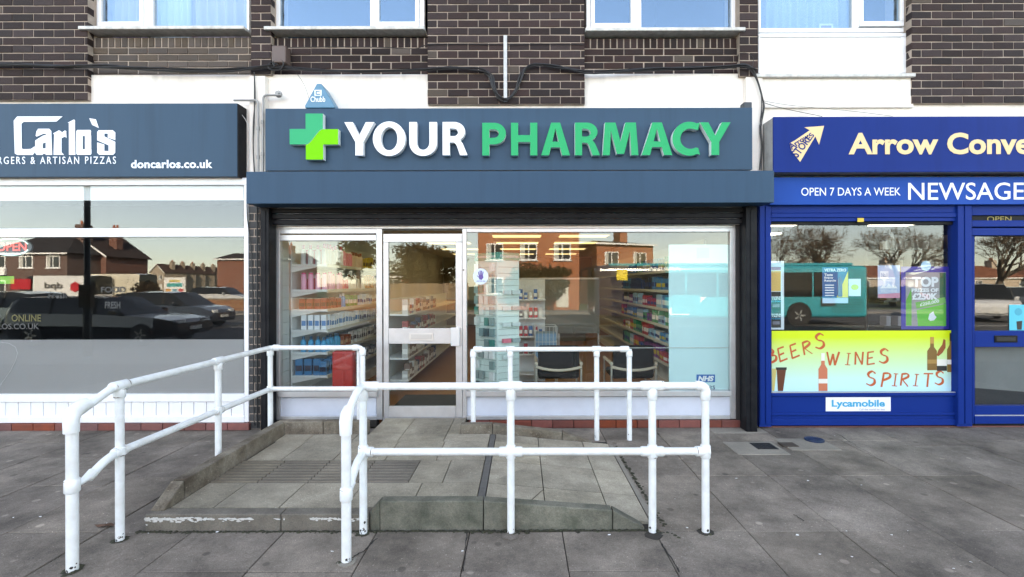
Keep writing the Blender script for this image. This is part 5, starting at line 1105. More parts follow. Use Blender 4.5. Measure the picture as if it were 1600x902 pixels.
for z in (.55, .78, 1.0): MB().tube([(bx0, 1.5, z), (bx1, 1.5, z), (bx1, 1.85, z), (bx0, 1.85, z), (bx0, 1.5, z)], .005, 6).build('hoop', wm, bk)
for x in (bx0, bx1):
    for y in (1.5, 1.85): MB().tube([(x, y, .1), (x, y, 1.0)], .007, 6).build('leg', wm, bk)
MB().box(bx0 + .01, bx1 - .01, 1.51, 1.84, .56, .9).build('liner', mat('basket liner', (.18, .32, .45), .6), bk)
ds = thing('dispensary_counter', (.6, 7.5, .1), 'grey dispensary counter and screen at the back of shop', 'counter')
MB().box(-1.0, 1.7, 7.4, 8.0, .1, 1.1).build('counter', mat('grey laminate', (.16, .16, .155), .5), ds, bevel=.01); MB().box(-1.0, 1.7, 8.0, 8.08, 1.101, 1.75).build('screen', mat('smoked screen', (.10, .11, .105), .4), ds)
fs = thing('glass_screen', (U(870, 3), 3.0, .1), 'grey frosted glass screen standing in the middle of the pharmacy', 'screen')
MB().box(U(808, 3), U(936, 3), 3.0, 3.02, .75, V(437, 3)).build('pane', mat('grey frosted glass', (.20, .215, .20), .5, noise=.2, nscale=2), fs); MB().box(U(808, 3), U(936, 3), 2.99, 3.03, V(437, 3) + .001, V(437, 3) + .03).build('top_rail', M_alu, fs)
for u_ in (808, 872, 934): MB().box(U(u_, 3), U(u_, 3) + .03, 3.021, 3.05, .1, V(437, 3)).build('post', M_alu, fs)
mt = MB().box(U(606, .3), U(716, .3), .35, 1.15, .1005, .112).build('door_mat', mat('charcoal mat', (.03, .03, .03), .95, bump=.5)); tag(mt, 'charcoal door mat inside the pharmacy door', 'mat')
l2_ = thing('gondola', (-1.75, 3.0, .1), 'long white gondola shelf seen through the glass door', 'shelving', 'white shelving of the pharmacy')
MB().box(-1.90, -1.86, 1.2, 6.5, .1, 1.4).build('back', M_slat, l2_)
for z in (.3, .6, .9, 1.2): MB().box(-1.859, -1.55, 1.2, 6.5, z - .025, z).build('shelf', M_shelf, l2_, bevel=.004)
for z in (.3, .6, .9, 1.2):
    y = 1.27
    while y < 3.4:
        c, nm = rp.choice([((190, 190, 185), 'white'), ((120, 100, 90), 'brown'), ((60, 80, 110), 'slate'), ((150, 60, 60), 'red')]); product('box', -1.6, y, z, c, .08, .1, rp.choice([.12, .16, .2]), '%s carton on the gondola behind the glass door' % nm, 'goods behind the door'); y += .13

# ------------------------------------------------------------------ litter
rl = random.Random(21); Ml = mat('paper scrap', (.72, .72, .70), .7)
def ground(u, v): L = EYE * F / (v - 445); return (u - 815) / F * L, CAM_Y + L
for u, v in ((231, 833), (338, 831), (119, 678), (166, 817), (1188, 767), (1150, 749), (1245, 838), (1322, 832), (1392, 838), (1345, 760), (1418, 832), (1489, 891), (518, 862), (1073, 826), (1054, 781), (951, 837), (1280, 868), (1516, 881), (1304, 683), (62, 807), (20, 808), (1330, 872), (1262, 753), (722, 862)):
    x, y = ground(u, v); s_ = rl.uniform(.003, .012); k = rl.uniform(0, 6); mb = MB(); n = 6
    ring = [(x + s_ * rl.uniform(.6, 1.4) * math.cos(k + i), y + s_ * rl.uniform(.4, 1.0) * math.sin(k + i), .0028 + rl.uniform(0, .004)) for i in range(n)]
    mb.add(ring + [(x, y, .007)], [(i, (i + 1) % n, n) for i in range(n)]); tag(mb.build('paper_scrap', Ml), 'small white scrap of litter lying on the paving', 'litter', 'white litter scraps')
x, y = ground(163, 822); mb = MB(); ml = mat('dead leaf', (.10, .05, .03), .8, noise=.5, nscale=40)
lp_ = [(-.07, 0, .012), (-.03, -.03, .004), (.02, -.035, .016), (.07, -.005, .006), (.03, .03, .014), (-.03, .03, .005)]; mb.add([(x + a, y + b * .7, .003 + c) for a, b, c in lp_] + [(x, y, .02)], [(i, (i + 1) % 6, 6) for i in range(6)]); o = mb.build('dead_leaf', ml); tag(o, 'curled brown dead leaf on the paving beside handrail post', 'leaf')
for u, v in ((797, 838), (1020, 838), (1102, 832), (541, 878)):
    x, y = ground(u, v); mb = MB(); pts = [(x + .062 * rl.uniform(.75, 1.1) * math.cos(i * .7), y + .055 * rl.uniform(.7, 1.15) * math.sin(i * .7)) for i in range(9)]; mb.prismz(pts, .0008, .0045); mb.build('mortar_patch', M_bed if u > 900 else M_slab_light if u < 600 else M_slab, pav)

# broken paving and cracks
def crack(pts, wv):
    rr = random.Random(len(pts) + int(pts[0][0])); P = []
    for (a, b), (c, d) in zip(pts, pts[1:]):
        for k in range(6): P.append((a + (c - a) * k / 6 + rr.uniform(-1.5, 1.5), b + (d - b) * k / 6 + rr.uniform(-.8, .8)))
    P = [Vector((*ground(*q), 0)) for q in P]; mb = MB()
    for p0, p1 in zip(P, P[1:]):
        d = (p1 - p0).normalized(); nn = Vector((-d.y, d.x, 0)) * wv * rr.uniform(.3, 1.0); mb.add([p0 - nn, p1 - nn * .8, p1 + nn * .8, p0 + nn], [(0, 1, 2, 3)])
    mb.v = [(a, b, .0036) for a, b, c in mb.v]; mb.build('crack', mat('crack dirt', (.02, .018, .016), .95), pav)
crack([(540, 880), (556, 868), (566, 862), (592, 838)], .006); crack([(1032, 850), (1044, 868), (1062, 900)], .007); crack([(728, 832), (726, 860), (722, 900)], .005); crack([(1240, 806), (1258, 818)], .006); crack([(1300, 655 + 20), (1340, 700), (1390, 728)], .004); crack([(70, 760), (130, 742), (196, 720)], .003)
# ------------------------------------------------------------------ the street behind the photographer (seen in the glass)
def house(name, x, y, wd, dp, eaves, rise, rot, cols, label, gable=True, wins=3, group='houses across the street', bay=False, storeys=2, door=True):
    """walls, roof, chimney and windows; front faces +Y before rotation"""
    t_ = thing(name, (0, 0, 0), label, 'house', group); m = mat('house brick ' + str(cols[0]), srgb(*cols[0]), .85, noise=.5, nscale=.8, ncol=tuple(c * .75 for c in srgb(*cols[0])), fine=.25, fscale=14)
    if name + str(cols[0]) not in MATS:
        mm = bpy.data.materials.new('brickwork'); mm.use_nodes = True; c = srgb(*cols[0]); brick_nodes(mm, c, tuple(q * .72 for q in c), tuple(q * .5 + .18 for q in c)); MATS[name + str(cols[0])] = mm
    m = MATS[name + str(cols[0])]
    MB().box(-wd / 2, wd / 2, -dp, 0, -.3, eaves).build('wall', m, t_)
    rm = mat('roof tile ' + str(cols[1]), srgb(*cols[1]), .85, noise=.5, nscale=1.2, fine=.3, fscale=9, bump=.6, bscale=6); o_ = .3
    r = MB()
    if gable == 'front':
        MB().prism([(-wd / 2, eaves + .001), (wd / 2, eaves + .001), (0, eaves + rise)], -dp, -.0).build('gable', m, t_)
        e = eaves - .1
        for s_ in (-1, 1): r.add([(s_ * (wd / 2 + o_), o_, e), (s_ * (wd / 2 + o_), -dp - o_, e), (0, -dp - o_, eaves + rise + .05), (0, o_, eaves + rise + .05), (s_ * (wd / 2 + o_), o_, e + .12), (s_ * (wd / 2 + o_), -dp - o_, e + .12), (0, -dp - o_, eaves + rise + .18), (0, o_, eaves + rise + .18)], [(0, 1, 2, 3), (7, 6, 5, 4), (0, 3, 7, 4), (1, 5, 6, 2), (0, 4, 5, 1)])
        v_ = MB()
        for s_ in (-1, 1): v_.add([(s_ * (wd / 2 + o_), o_ + .01, e - .1), (0, o_ + .01, eaves + rise - .05), (0, o_ + .01, eaves + rise + .18), (s_ * (wd / 2 + o_), o_ + .01, e + .12), (s_ * (wd / 2 + o_), o_ + .05, e - .1), (0, o_ + .05, eaves + rise - .05), (0, o_ + .05, eaves + rise + .18), (s_ * (wd / 2 + o_), o_ + .05, e + .12)], [(0, 1, 2, 3), (7, 6, 5, 4), (0, 4, 5, 1), (3, 2, 6, 7), (0, 3, 7, 4), (1, 5, 6, 2)])
        v_.build('bargeboard', M_upvc, t_)
    else:
        i_ = 0 if gable else min(wd * .35, dp / 2)
        a = [(-wd / 2 - o_, o_, eaves), (wd / 2 + o_, o_, eaves), (wd / 2 + o_, -dp - o_, eaves), (-wd / 2 - o_, -dp - o_, eaves)]; rl_ = [(-wd / 2 - o_ + i_, -dp / 2, eaves + rise), (wd / 2 + o_ - i_, -dp / 2, eaves + rise)]
        r.add(a + rl_, [(0, 1, 5, 4), (2, 3, 4, 5), (1, 2, 5), (3, 0, 4), (3, 2, 1, 0)])
        MB().box(-wd / 2 - o_, wd / 2 + o_, o_ + .001, o_ + .05, eaves - .14, eaves + .02).build('gutter', M_upvc, t_)
    ro = r.build('roof', rm, t_)
    cx = wd * .3
    MB().box(cx - .45, cx + .45, -dp * .55, -dp * .4, eaves + rise * .4, eaves + rise + 1.0).build('chimney', m, ro)
    for q in (-.2, .2): MB().lathe([(.11, 0), (.14, .1), (.11, .45)], cx + q, -dp * .47, eaves + rise + 1.0, 8).build('chimney_pot', mat('clay pot', srgb(150, 80, 50), .8), ro)
    gl = mat('house window glass', (.03, .035, .04), .08, spec=.8); cu = mat('house net curtain', (.45, .45, .43), .8)
    for st in range(storeys):
        for k in range(wins):
            wx = -wd / 2 + wd * (k + .5) / wins; zb = .9 + st * 2.55; ww = min(1.5, wd / wins * .5); 
            if st == 0 and k == wins - 1 and door:
                d_ = MB().box(wx - .45, wx + .45, .0, .06, -.1, 2.0).build('door', mat('house door', (.62, .63, .62), .5), t_); continue
            if zb + 1.3 > eaves + (rise * .3 if gable == 'front' else 0): continue
            w_ = MB(); z0, z1 = zb, zb + 1.25
            w_.box(wx - ww / 2, wx + ww / 2, .0, .07, z0, z0 + .08); w_.box(wx - ww / 2, wx + ww / 2, .0, .07, z1 - .08, z1)
            for q in (-ww / 2, -.04, ww / 2 - .08): w_.box(wx + q, wx + q + .08, .0, .07, z0 + .081, z1 - .081)
            w_ = w_.build('window', M_upvc, t_)
            MB().box(wx - ww / 2 + .06, wx + ww / 2 - .06, .005, .03, z0 + .06, z1 - .06).build('pane', gl, w_); MB().box(wx - ww / 2 - .08, wx + ww / 2 + .08, .0, .13, z0 - .08, z0 - .002).build('sill', M_upvc, w_)
            MB().box(wx - ww / 2 + .09, wx - ww / 2 + .09 + ww * .22, .031, .035, z0 + .1, z1 - .1).build('net', cu, w_)
            if bay and k == 0: MB().box(wx - ww * .62, wx + ww * .62, .08, .3, z0 - .75, z0 - .1).build('bay_apron', M_upvc, w_)
    t_.location = (x, y, 0); t_.rotation_euler = (0, 0, R(rot)); return t_
def RX_(u, L): return (u - 815) / F * L
def RYp(L): return 5.4 - L
house('house', RX_(42, 50), RYp(50), 8.5, 8, 5.0, 2.4, 0, ((84, 52, 40), (40, 37, 39)), 'dark hip roofed semi with white bays mirrored in restaurant glass', gable=False, wins=3, bay=True)
house('house', RX_(122, 54), RYp(54), 6.4, 6, 4.9, 2.4, 0, ((112, 60, 40), (52, 40, 38)), 'orange brick house with white bargeboard on its front gable', gable='front', wins=2)
house('house', RX_(396, 60), RYp(60), 9.0, 8, 4.9, .95, 0, ((128, 70, 44), (50, 42, 40)), 'low roofed orange brick house with pale downpipe mirrored by restaurant jamb', gable=True, wins=1, door=False, storeys=1)
for i in range(5):
    L = 150 + i * 6; house('terraced_house', RX_(246 + i * 17, L), RYp(L), 5.2, 8, 5.6, 2.6, 10, ((168, 150, 130), (70, 54, 48)), 'small pale terraced house with gable far down the side road', gable='front', wins=2, group='terrace far down the side road', bay=True)
house('brick_block', RX_(826, 36), RYp(36), 7.6, 8, 7.2, 2.5, 0, ((172, 96, 48), (70, 52, 46)), 'tall bright orange brick house mirrored above the accessories stand', gable=True, wins=3)
house('brick_block', RX_(978, 46), RYp(46), 6.4, 8, 5.5, .6, -22, ((160, 90, 48), (60, 52, 48)), 'orange brick house set back with flat eaves above the bus', gable=False, wins=2)
for i, (u, L) in enumerate(((1370, 80), (1545, 82), (1235, 84), (1690, 80))): house('bungalow', RX_(u, L), RYp(L), 15, 9, 2.6, 2.2, 0, ((178, 160, 140), (122, 74, 52)), 'low cream bungalow with red brown roof behind the bare trees', gable=False, wins=4, storeys=1, group='bungalows behind the trees')

# boundary wall and close boarded fence across the road
gw = thing('garden_wall', (RX_(600, 33), RYp(33), 0), 'long low orange brick garden wall across the road', 'wall')
Mgw = bpy.data.materials.new('garden brickwork'); Mgw.use_nodes = True; brick_nodes(Mgw, srgb(140, 88, 52), srgb(112, 66, 40), srgb(160, 140, 118))
MB().box(-26, RX_(728, 33), RYp(33) - .22, RYp(33), -.3, .62).build('brickwork', Mgw, gw); MB().box(-26.02, RX_(728, 33) + .02, RYp(33) - .25, RYp(33) + .03, .621, .70).build('coping', M_slab_light, gw)
fe = thing('board_fence', (RX_(640, 34), RYp(34), 0), 'weathered upright board fence behind the garden wall', 'fence')
Mf = mat('weathered boards', srgb(150, 128, 104), .85, rand=.2, noise=.5, nscale=3); x = RX_(510, 34); fb = None; n = 0
while x < RX_(730, 34):
    if fb is None: fb = MB().box(0, .115, 0, .022, 0, 1.25).mesh('board', Mf, (0, 0, 0))
    link(bpy.data.objects.new('board', fb), fe, (x, RYp(34), .45 + random.uniform(-.02, .02))); x += .14
for z in (.65, 1.45): MB().box(RX_(510, 34), RX_(730, 34), RYp(34) - .08, RYp(34) - .01, z, z + .08).build('fence_rail', Mf, fe)
gr = house('garage', RX_(640, 44), RYp(44), 6, 5, 2.4, .5, 0, ((150, 90, 52), (60, 50, 46)), 'low brick garage with white windows behind the fence', gable=False, wins=2, storeys=1, door=False)

# street lamp column and notice board
lpst = thing('lamp_post', (RX_(140, 11), RYp(11), 0), 'dark street lamp column mirrored in the restaurant window', 'lamp post')
x, y = RX_(140, 11), RYp(11); Mp = mat('lamp column paint', (.03, .035, .035), .5)
MB().tube([(x, y, -.03), (x, y, 1.1), (x, y, 1.15), (x, y, 5.8)], [.085, .085, .062, .055], 14).build('column', Mp, lpst, smooth=True); MB().box(x - .14, x + .14, y - .03, y + .07, 1.1, 1.62).build('notice', mat('notice brown', (.06, .04, .02), .6), lpst)
MB().tube([(x, y, 5.78), (x, y - .3, 6.1), (x, y - 1.2, 6.2)], .035, 10).build('arm', Mp, lpst, smooth=True); MB().box(x - .12, x + .12, y - 1.7, y - 1.15, 6.14, 6.28).build('lantern', Mp, lpst, bevel=.03)
bb = thing('notice_board', (RX_(274, 27), RYp(27), 0), 'white framed notice board with pictures on two legs', 'notice board'); bx, by = RX_(274, 27), RYp(27)
MB().box(bx - .6, bx + .6, by - .05, by, .85, 2.05).build('board', mat('board white', (.72, .72, .70), .5), bb); 
for k, c in enumerate(((.6, .3, .1), (.2, .4, .5), (.5, .1, .1))): MB().box(bx - .5 + k * .36, bx - .22 + k * .36, by + .001, by + .006, .98, 1.4).build('picture', mat('picture %d' % k, c, .5), bb)
MB().box(bx - .42, bx + .42, by + .001, by + .006, 1.52, 1.72).build('heading', mat('heading teal', (.05, .35, .35), .5), bb); MB().box(bx - .3, bx + .3, by + .001, by + .006, 1.8, 1.9).build('heading', mat('heading gold', (.6, .45, .1), .5), bb)
for s_ in (-.5, .5): MB().box(bx + s_ - .04, bx + s_ + .04, by - .12, by - .051, -.03, 2.0).build('leg', Mp, bb)

# cars
Mtyre = mat('tyre', (.015, .015, .016), .8); Mrim = mat('alloy rim', (.45, .46, .47), .3, metal=.8); Mcg = mat('car glass', (.012, .014, .015), .04, spec=.4)
def wheel(par, x, y, r, wd=.2):
    s_ = 1 if y > 0 else -1; w_ = MB().lathe([(r * .62, -wd / 2), (r * .95, -wd / 2), (r, -wd / 3), (r, wd / 3), (r * .95, wd / 2), (r * .62, wd / 2)], 0, 0, 0, 22)
    w_.v = [(x + a, y + c, r + b) for a, b, c in w_.v]; w_ = w_.build('wheel', Mtyre, par, smooth=True)
    h = MB(); h.lathe([(r * .62, -.02), (r * .62, .015), (r * .55, .0), (.05, .02)], 0, 0, 0, 20)
    for k in range(5):
        t = k * 2 * math.pi / 5; c, s2 = math.cos(t), math.sin(t); h.add([(c * .04 - s2 * .03, s2 * .04 + c * .03, .03), (c * .04 + s2 * .03, s2 * .04 - c * .03, .03), (c * r * .58 + s2 * .025, s2 * r * .58 - c * .025, .035), (c * r * .58 - s2 * .025, s2 * r * .58 + c * .025, .035)], [(0, 1, 2, 3)])
    h.v = [(x + a, y + s_ * (wd / 2 - .02) + s_ * c, r + b) for a, b, c in h.v]; h.build('rim', Mrim, w_)
def car(x, y, rot, paint, label, L=4.7, W=1.8, H=1.45, kind='estate', z=-.13, name='parked_car'):
    t_ = thing(name, (0, 0, 0), label, 'car' if kind != 'van' else 'van', 'vehicles in the street'); h = L / 2
    belt = {'estate': .92, 'hatch': .95, 'suv': 1.02, 'van': 1.15}[kind]
    P = {'estate': [(-1, .45, .85, 0), (-.985, .34, belt, 0), (-.93, .24, belt + .04, .72), (-.84, .22, belt + .03, 1), (-.2, .22, belt, 1), (.12, .22, belt - .02, .98), (.42, .22, belt - .06, .0), (.75, .22, .80, 0), (.93, .26, .72, 0), (1, .38, .62, 0)],
         'hatch': [(-1, .45, .9, 0), (-.98, .34, belt, .1), (-.86, .22, belt + .03, .85), (-.6, .22, belt, 1), (.05, .22, belt, 1), (.2, .22, belt - .02, .95), (.55, .22, belt - .05, 0), (.8, .22, .84, 0), (.95, .26, .72, 0), (1, .4, .6, 0)],
         'suv': [(-1, .5, .95, 0), (-.98, .4, belt, .1), (-.9, .3, belt + .03, .9), (-.7, .3, belt, 1), (.05, .3, belt, 1), (.15, .3, belt, .97), (.45, .3, belt, 0), (.8, .3, .98, 0), (.96, .32, .85, 0), (1, .45, .7, 0)],
         'van': [(-1, .4, belt, .0), (-.99, .3, belt, .98), (-.9, .26, belt, 1), (-.3, .26, belt, 1), (.3, .26, belt, 1), (.42, .26, belt, .97), (.70, .26, belt - .03, .0), (.85, .26, 1.0, 0), (.96, .28, .85, 0), (1, .4, .65, 0)]}[kind]
    body, gls = MB(), MB(); rows = []
    for px, zb, zt, c in P:
        w_ = W / 2 * (.86 if abs(px) >= .985 else (.96 if abs(px) > .9 else 1)); zr_ = zt + (H - zt) * c; wr = w_ * (.78 if kind != 'van' else .9) if c > .02 else w_ * .9
        rows.append([(px * h, -w_ * .94, zb), (px * h, -w_, (zb + zt) / 2), (px * h, -w_ * .95, zt), (px * h, -wr * (1 if c > .02 else 1), zr_), (px * h, 0, zr_ + (.03 if c > .5 else .015)), (px * h, wr, zr_), (px * h, w_ * .95, zt), (px * h, w_, (zb + zt) / 2), (px * h, w_ * .94, zb)])
    for i in range(len(rows) - 1):
        c0, c1 = P[i][3], P[i + 1][3]
        for j in range(8):
            q = [rows[i][j], rows[i + 1][j], rows[i + 1][j + 1], rows[i][j + 1]]
            gl_ = (j in (2, 5) and max(c0, c1) > .3 and (kind != 'van' or P[i][0] >= .3)) or (j in (3, 4) and abs(c0 - c1) > .3)
            (gls if gl_ else body).add(q, [(3, 2, 1, 0)])
        body.add([rows[i][0], rows[i + 1][0], rows[i + 1][8], rows[i][8]], [(0, 1, 2, 3)])
    body.add(rows[0], [tuple(range(9))]); body.add(rows[-1], [tuple(range(8, -1, -1))])
    bo = body.build('body', paint, t_, smooth=True); gls.build('glazing', Mcg, t_)
    pil = MB()
    for s_ in (-1, 1):
        for px in ((-.45, .05) if kind != 'van' else (.35,)): pil.add([(px * h, s_ * (W / 2 * .955), belt), (px * h + .09, s_ * (W / 2 * .955), belt), (px * h + .05, s_ * (W / 2 * .80), H - .01), (px * h - .02, s_ * (W / 2 * .80), H - .01)], [(0, 1, 2, 3)])
    if kind != 'van': pil.build('pillar', Mtyre, t_)
    r = .32 if kind in ('estate', 'hatch') else .36
    for px in (-.62, .62):
        for s_ in (-1, 1): wheel(t_, px * h, s_ * (W / 2 - .06), r)
    for s_ in (-1, 1):
        MB().box(h * .955, h * .99, s_ * W * .3 - .16, s_ * W * .3 + .16, .6, .74).build('headlight', mat('headlight glass', (.7, .72, .72), .1), t_, bevel=.02); MB().box(-h * 1.0, -h * .96, s_ * W * .34 - .1, s_ * W * .34 + .1, .7, .92).build('tail_light', mat('tail light red', (.30, .01, .01), .2), t_, bevel=.02)
        MB().box(h * .30, h * .30 + .12, s_ * (W / 2 + .02), s_ * (W / 2 + .18), belt - .03, belt + .12).build('wing_mirror', paint, t_, bevel=.03)
    MB().box(h * .995, h * 1.005, -.26, .26, .42, .53).build('number_plate', mat('plate white', (.6, .6, .58), .5), t_)
    t_.location = (x, y, z); t_.rotation_euler = (0, 0, R(rot)); return t_
paint = lambda n, c: mat(n, c, .18, coat=.8, spec=.6)
car(RX_(166, 14.3), RYp(14.6), 0, paint('black paint', (.008, .009, .011)), 'black estate car parked before the restaurant', L=5.0, H=1.38)
car(RX_(8, 18), RYp(18), 180, paint('cream paint', (.60, .62, .48)), 'cream hatchback mirrored at the edge of the restaurant glass', L=3.9, H=1.5, kind='hatch')
car(RX_(245, 19), RYp(20), 0, paint('navy paint', (.015, .02, .03)), 'dark blue car parked beyond the black estate', L=4.2, H=1.45, kind='hatch')
car(RX_(348, 37), RYp(37), 0, paint('silver paint', (.50, .51, .52)), 'silver car on the drive behind the garden wall', L=4.2, kind='hatch', z=.0)
vn = car(RX_(95, 31), RYp(31), 180, paint('van white', (.62, .62, .62)), 'white delivery van with red emblem across the street', L=5.4, W=2.0, H=2.35, kind='van', name='delivery_van')
def side_text(par, body, x0, x1, z0, z1, y, m): o = text_mb(body, x0, x1, z0, z1, y, .004, bold=.02, face=1).build('lettering', m, None); o.parent = par; return o
v2 = car(RX_(172, 33), RYp(33), 180, paint('van cream', (.60, .56, .46)), 'cream van with a panelled side standing behind the lamp column', L=5.4, W=2.0, H=2.5, kind='van', name='panel_van')
for s_, par in ((1, vn),):
    o = text_mb('dpd', -1.1, .0, 1.45, 1.95, .0, .006, bold=.01).build('lettering', mat('van grey print', (.08, .07, .06), .5)); o.parent = par; o.location = Vector(o.location) + Vector((.0, -1.0, 0)); 
    e = MB().prism([(-1.9 + .33 * math.cos(i * math.pi / 3 + .52), 1.65 + .33 * math.sin(i * math.pi / 3 + .52)) for i in range(6)], -1.012, -.99).build('emblem', mat('van red', (.42, .02, .03), .4)); e.parent = par
    e = MB().box(.9, 2.1, -1.012, -.93, 1.5, 2.15).build('red_panel', mat('van red', (.42, .02, .03), .4)); e.parent = par
car(RX_(1534, 23), RYp(23), 122, paint('suv white', (.66, .67, .68)), 'white people carrier facing the newsagent door', L=4.6, W=1.85, H=1.7, kind='suv')
car(RX_(1585, 30), RYp(30), 0, paint('suv black', (.012, .012, .014)), 'black car parked beyond the white people carrier', L=4.4, H=1.5, kind='hatch')
car(RX_(1405, 42), RYp(42), 0, paint('red paint', (.30, .03, .03)), 'red car parked far behind the bus', L=4.2, H=1.45, kind='hatch')

# single deck bus
def bus(x, y, label):
    t_ = thing('bus', (0, 0, 0), label, 'bus'); L, W, H = 11.4, 2.5, 2.62; teal = paint('bus teal', (.012, .31, .38)); navy = paint('bus navy', (.02, .02, .05)); hl = L / 2
    MB().box(-hl + 2.9, hl, -W / 2, W / 2, .32, H - .12).build('body', teal, t_, bevel=.16, bseg=4); MB().box(-hl, -hl + 3.05, -W / 2 + .004, W / 2 - .004, .32, H - .10).build('cab', navy, t_, bevel=.22, bseg=4)
    MB().box(-hl + .6, hl - .5, -W / 2 + .2, W / 2 - .2, H - .121, H).build('roof_pod', teal, t_, bevel=.05)
    for s_ in (-1, 1):
        ys = s_ * (W / 2 + .004); xx = -hl + 1.2
        for k in range(7):
            w_ = 1.25 if k < 6 else 1.0; p = MB(); p.box(xx, xx + w_, ys - .012, ys + .012, 1.2, 2.22); p.build('side_window', Mcg, t_, bevel=.01); xx += w_ + .07
        MB().box(-hl + 3.2, -hl + 4.4, ys - .006, ys + .016, .5, 1.28).build('skirt_panel', teal, t_); MB().box(-hl + 9.4, -hl + 10.0, ys - .004, ys + .012, .8, 1.15).build('vent', mat('bus vent', (.02, .04, .04), .6), t_)
        for k in range(6): MB().box(hl - 1.5, hl - .25, ys - .002, ys + .008, .55 + k * .1, .59 + k * .1).build('louvre', mat('louvre', (.012, .16, .17), .5), t_)
        for px in (-hl + 2.6, hl - 2.9):
            a = MB(); a.lathe([(.001, -.01), (.52, -.01), (.52, .014), (.001, .014)], 0, 0, 0, 24); a.v = [(px + q[0], ys + q[2] * s_, .46 + q[1]) for q in a.v]; a.build('wheel_arch', mat('arch black', (.01, .01, .01), .8), t_)
            wheel(t_, px, s_ * (W / 2 - .1), .42, .28)
    MB().box(-hl - .012, -hl + .05, -W / 2 + .2, W / 2 - .2, 1.0, 2.24).build('windscreen', Mcg, t_, bevel=.02); MB().box(-hl - .014, -hl + .03, -.9, .9, 2.30, 2.50).build('destination_display', mat('amber display', (.25, .16, .02), .5), t_); MB().box(hl - .03, hl + .012, -.95, .95, 1.4, 2.2).build('rear_window', Mcg, t_)
    for s_ in (-1, 1): MB().box(-hl - .02, -hl + .06, s_ * .85 - .2, s_ * .85 + .2, .6, .8).build('headlight', MATS['headlight glass'], t_, bevel=.02); MB().tube([(-hl + .1, s_ * 1.15, 2.5), (-hl - .25, s_ * 1.35, 2.4), (-hl - .25, s_ * 1.4, 1.9)], .05, 8).build('wing_mirror', MATS['arch black'], t_)
    o = text_mb('ARRIVA', -hl + 2.2, -hl + 3.6, 2.29, 2.46, W / 2 + .004, .008, bold=.03, face=1).build('lettering', Mpw); o.parent = t_
    g = MB().prism([(-hl + 2.9, .45), (-hl + 3.9, .45), (-hl + 4.7, 1.25), (-hl + 3.6, 1.25)], W / 2 + .003, W / 2 + .009).build('white_swoosh', Mpw, t_); g = MB().box(-hl + .9, -hl + 1.35, W / 2 + .003, W / 2 + .02, 1.9, 2.35).build('yellow_validator', Myel, t_)
    t_.location = (x, y, -.13); return t_
bus((RX_(930, 20) + RX_(1358, 20)) / 2, RYp(20) - 1.25, 'teal single deck bus with dark front passing in the road')

# bare street trees
def bare_tree(x, y, h, label, seed, leafy=False, name='bare_tree'):
    rt = random.Random(seed); tr_, cr_ = MB(), MB()
    def grow(p, d, ln, r, dep):
        n = 3; pts = [p]; rr = [r]
        for i in range(n):
            d = (d + Vector((rt.gauss(0, .10), rt.gauss(0, .10), rt.gauss(.03, .07)))).normalized(); pts.append(pts[-1] + d * ln / n); rr.append(r * (1 - .4 * (i + 1) / n))
        (tr_ if dep < 2 else cr_).tube(pts, rr, 7 if dep < 2 else (4 if dep < 4 else 3), cap=False)
        if dep >= 6: return
        k = 6 if dep == 0 else (4 if dep < 2 else 3)
        for i in range(k):
            a = rt.uniform(0, 6.28); up = rt.uniform(.25, .7) if dep else rt.uniform(.35, .8); q = d.orthogonal().normalized(); q.rotate(Matrix.Rotation(a + i * 6.28 / k, 3, d))
            nd_ = (d * (1 - up * .55) + q * up).normalized(); t = rt.uniform(.55, 1) if dep else rt.uniform(.8, 1); st = pts[0].lerp(pts[-1], t) if t < .99 else pts[-1]
            grow(st, nd_, ln * rt.uniform(.62, .82), max(rr[-1] * rt.uniform(.62, .85), .012), dep + 1)
    grow(Vector((0, 0, -.3)), Vector((0, 0, 1)), h * .28, h * .03, 0)
    t_ = thing(name, (0, 0, 0), label, 'tree', 'bare trees across the road'); mb_ = mat('bark', (.11, .085, .06), .9, noise=.5, nscale=5); tr_.build('trunk', mb_, t_, smooth=True); cr_.build('crown', mat('twigs', (.17, .125, .085), .9), t_)
    t_.location = (x, y, 0)
for (u, L, h, sd_, lb) in ((1272, 40, 9.4, 1, 'spreading bare street tree mirrored above the bus rear'), (1395, 40, 9.6, 2, 'bare tree with thick limbs mirrored above the lottery poster'), (1552, 32, 8.6, 3, 'bare tree standing between bungalows and white people carrier'), (1205, 44, 9.0, 4, 'bare tree mirrored at the edge of the newsagent window')): bare_tree(RX_(u, L), RYp(L), h, lb, sd_)
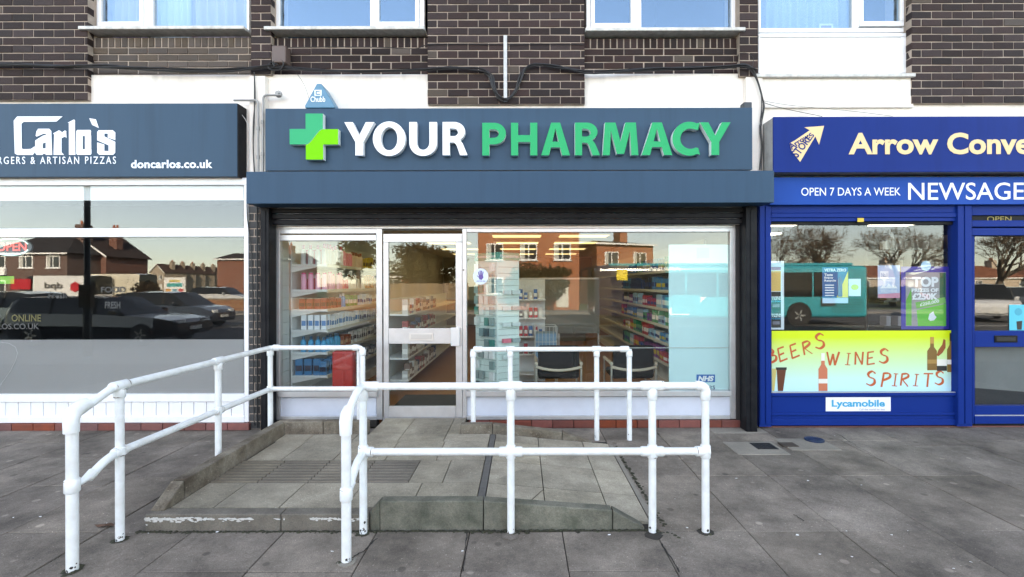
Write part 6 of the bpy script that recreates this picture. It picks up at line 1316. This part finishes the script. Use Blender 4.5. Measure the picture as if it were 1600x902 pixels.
def leafy(x, y, rx, ry, rz, zc, n, label, col, seed, name='evergreen_tree', cat='tree'):
    rt = random.Random(seed); t_ = thing(name, (0, 0, 0), label, cat); mb = MB(); tk = MB()
    if cat == 'tree': tk.tube([(0, 0, -.3), (.1, 0, zc * .5), (0, .1, zc + rz * .5)], [.28, .2, .06], 8).build('trunk', MATS['bark'], t_, smooth=True)
    lobes = [(rt.uniform(-.6, .6) * rx, rt.uniform(-.6, .6) * ry, zc + rt.uniform(-.6, .6) * rz, rt.uniform(.3, .55)) for _ in range(14)]
    for i in range(n):
        a, b, c, s_ = rt.choice(lobes); v_ = Vector((rt.gauss(0, 1), rt.gauss(0, 1), rt.gauss(0, 1))).normalized() * rt.random() ** .4
        p = Vector((a + v_.x * rx * s_, b + v_.y * ry * s_, max(.05, c + v_.z * rz * s_))); s2 = rt.uniform(.09, .2); e1 = Vector((rt.gauss(0, 1), rt.gauss(0, 1), rt.gauss(0, 1))).normalized(); e2 = e1.orthogonal().normalized()
        mb.add([p - e1 * s2, p + e2 * s2 * .5, p + e1 * s2, p - e2 * s2 * .5], [(0, 1, 2, 3)])
    mb.build('crown' if cat == 'tree' else 'foliage', mat('leaf ' + str(col), col, .7, noise=.6, nscale=1.5), t_); t_.location = (x, y, 0)
leafy(RX_(660, 41), RYp(41), 4.2, 2.5, 2.2, 3.3, 7000, 'broad olive brown evergreen behind the board fence', (.075, .062, .025), 3); leafy(RX_(558, 38), RYp(38), 1.6, 1.6, 2.0, 3.6, 3500, 'narrow dark conifer beside the board fence', (.045, .055, .025), 4)
leafy(RX_(845, 34), RYp(34), 2.6, 1.0, 1.2, 1.9, 3500, 'twiggy shrub growing under the tall brick house', (.10, .085, .045), 5, 'shrub', 'shrub'); leafy(RX_(1385, 38), RYp(38), 3.5, .8, .8, .7, 3500, 'low olive hedge beyond the bus', (.10, .10, .035), 6, 'hedge', 'hedge')
leafy(RX_(240, 30), RYp(30), 1.2, .8, 1.0, 1.0, 2500, 'bare brown bush beside the notice board', (.10, .075, .05), 8, 'shrub', 'shrub')
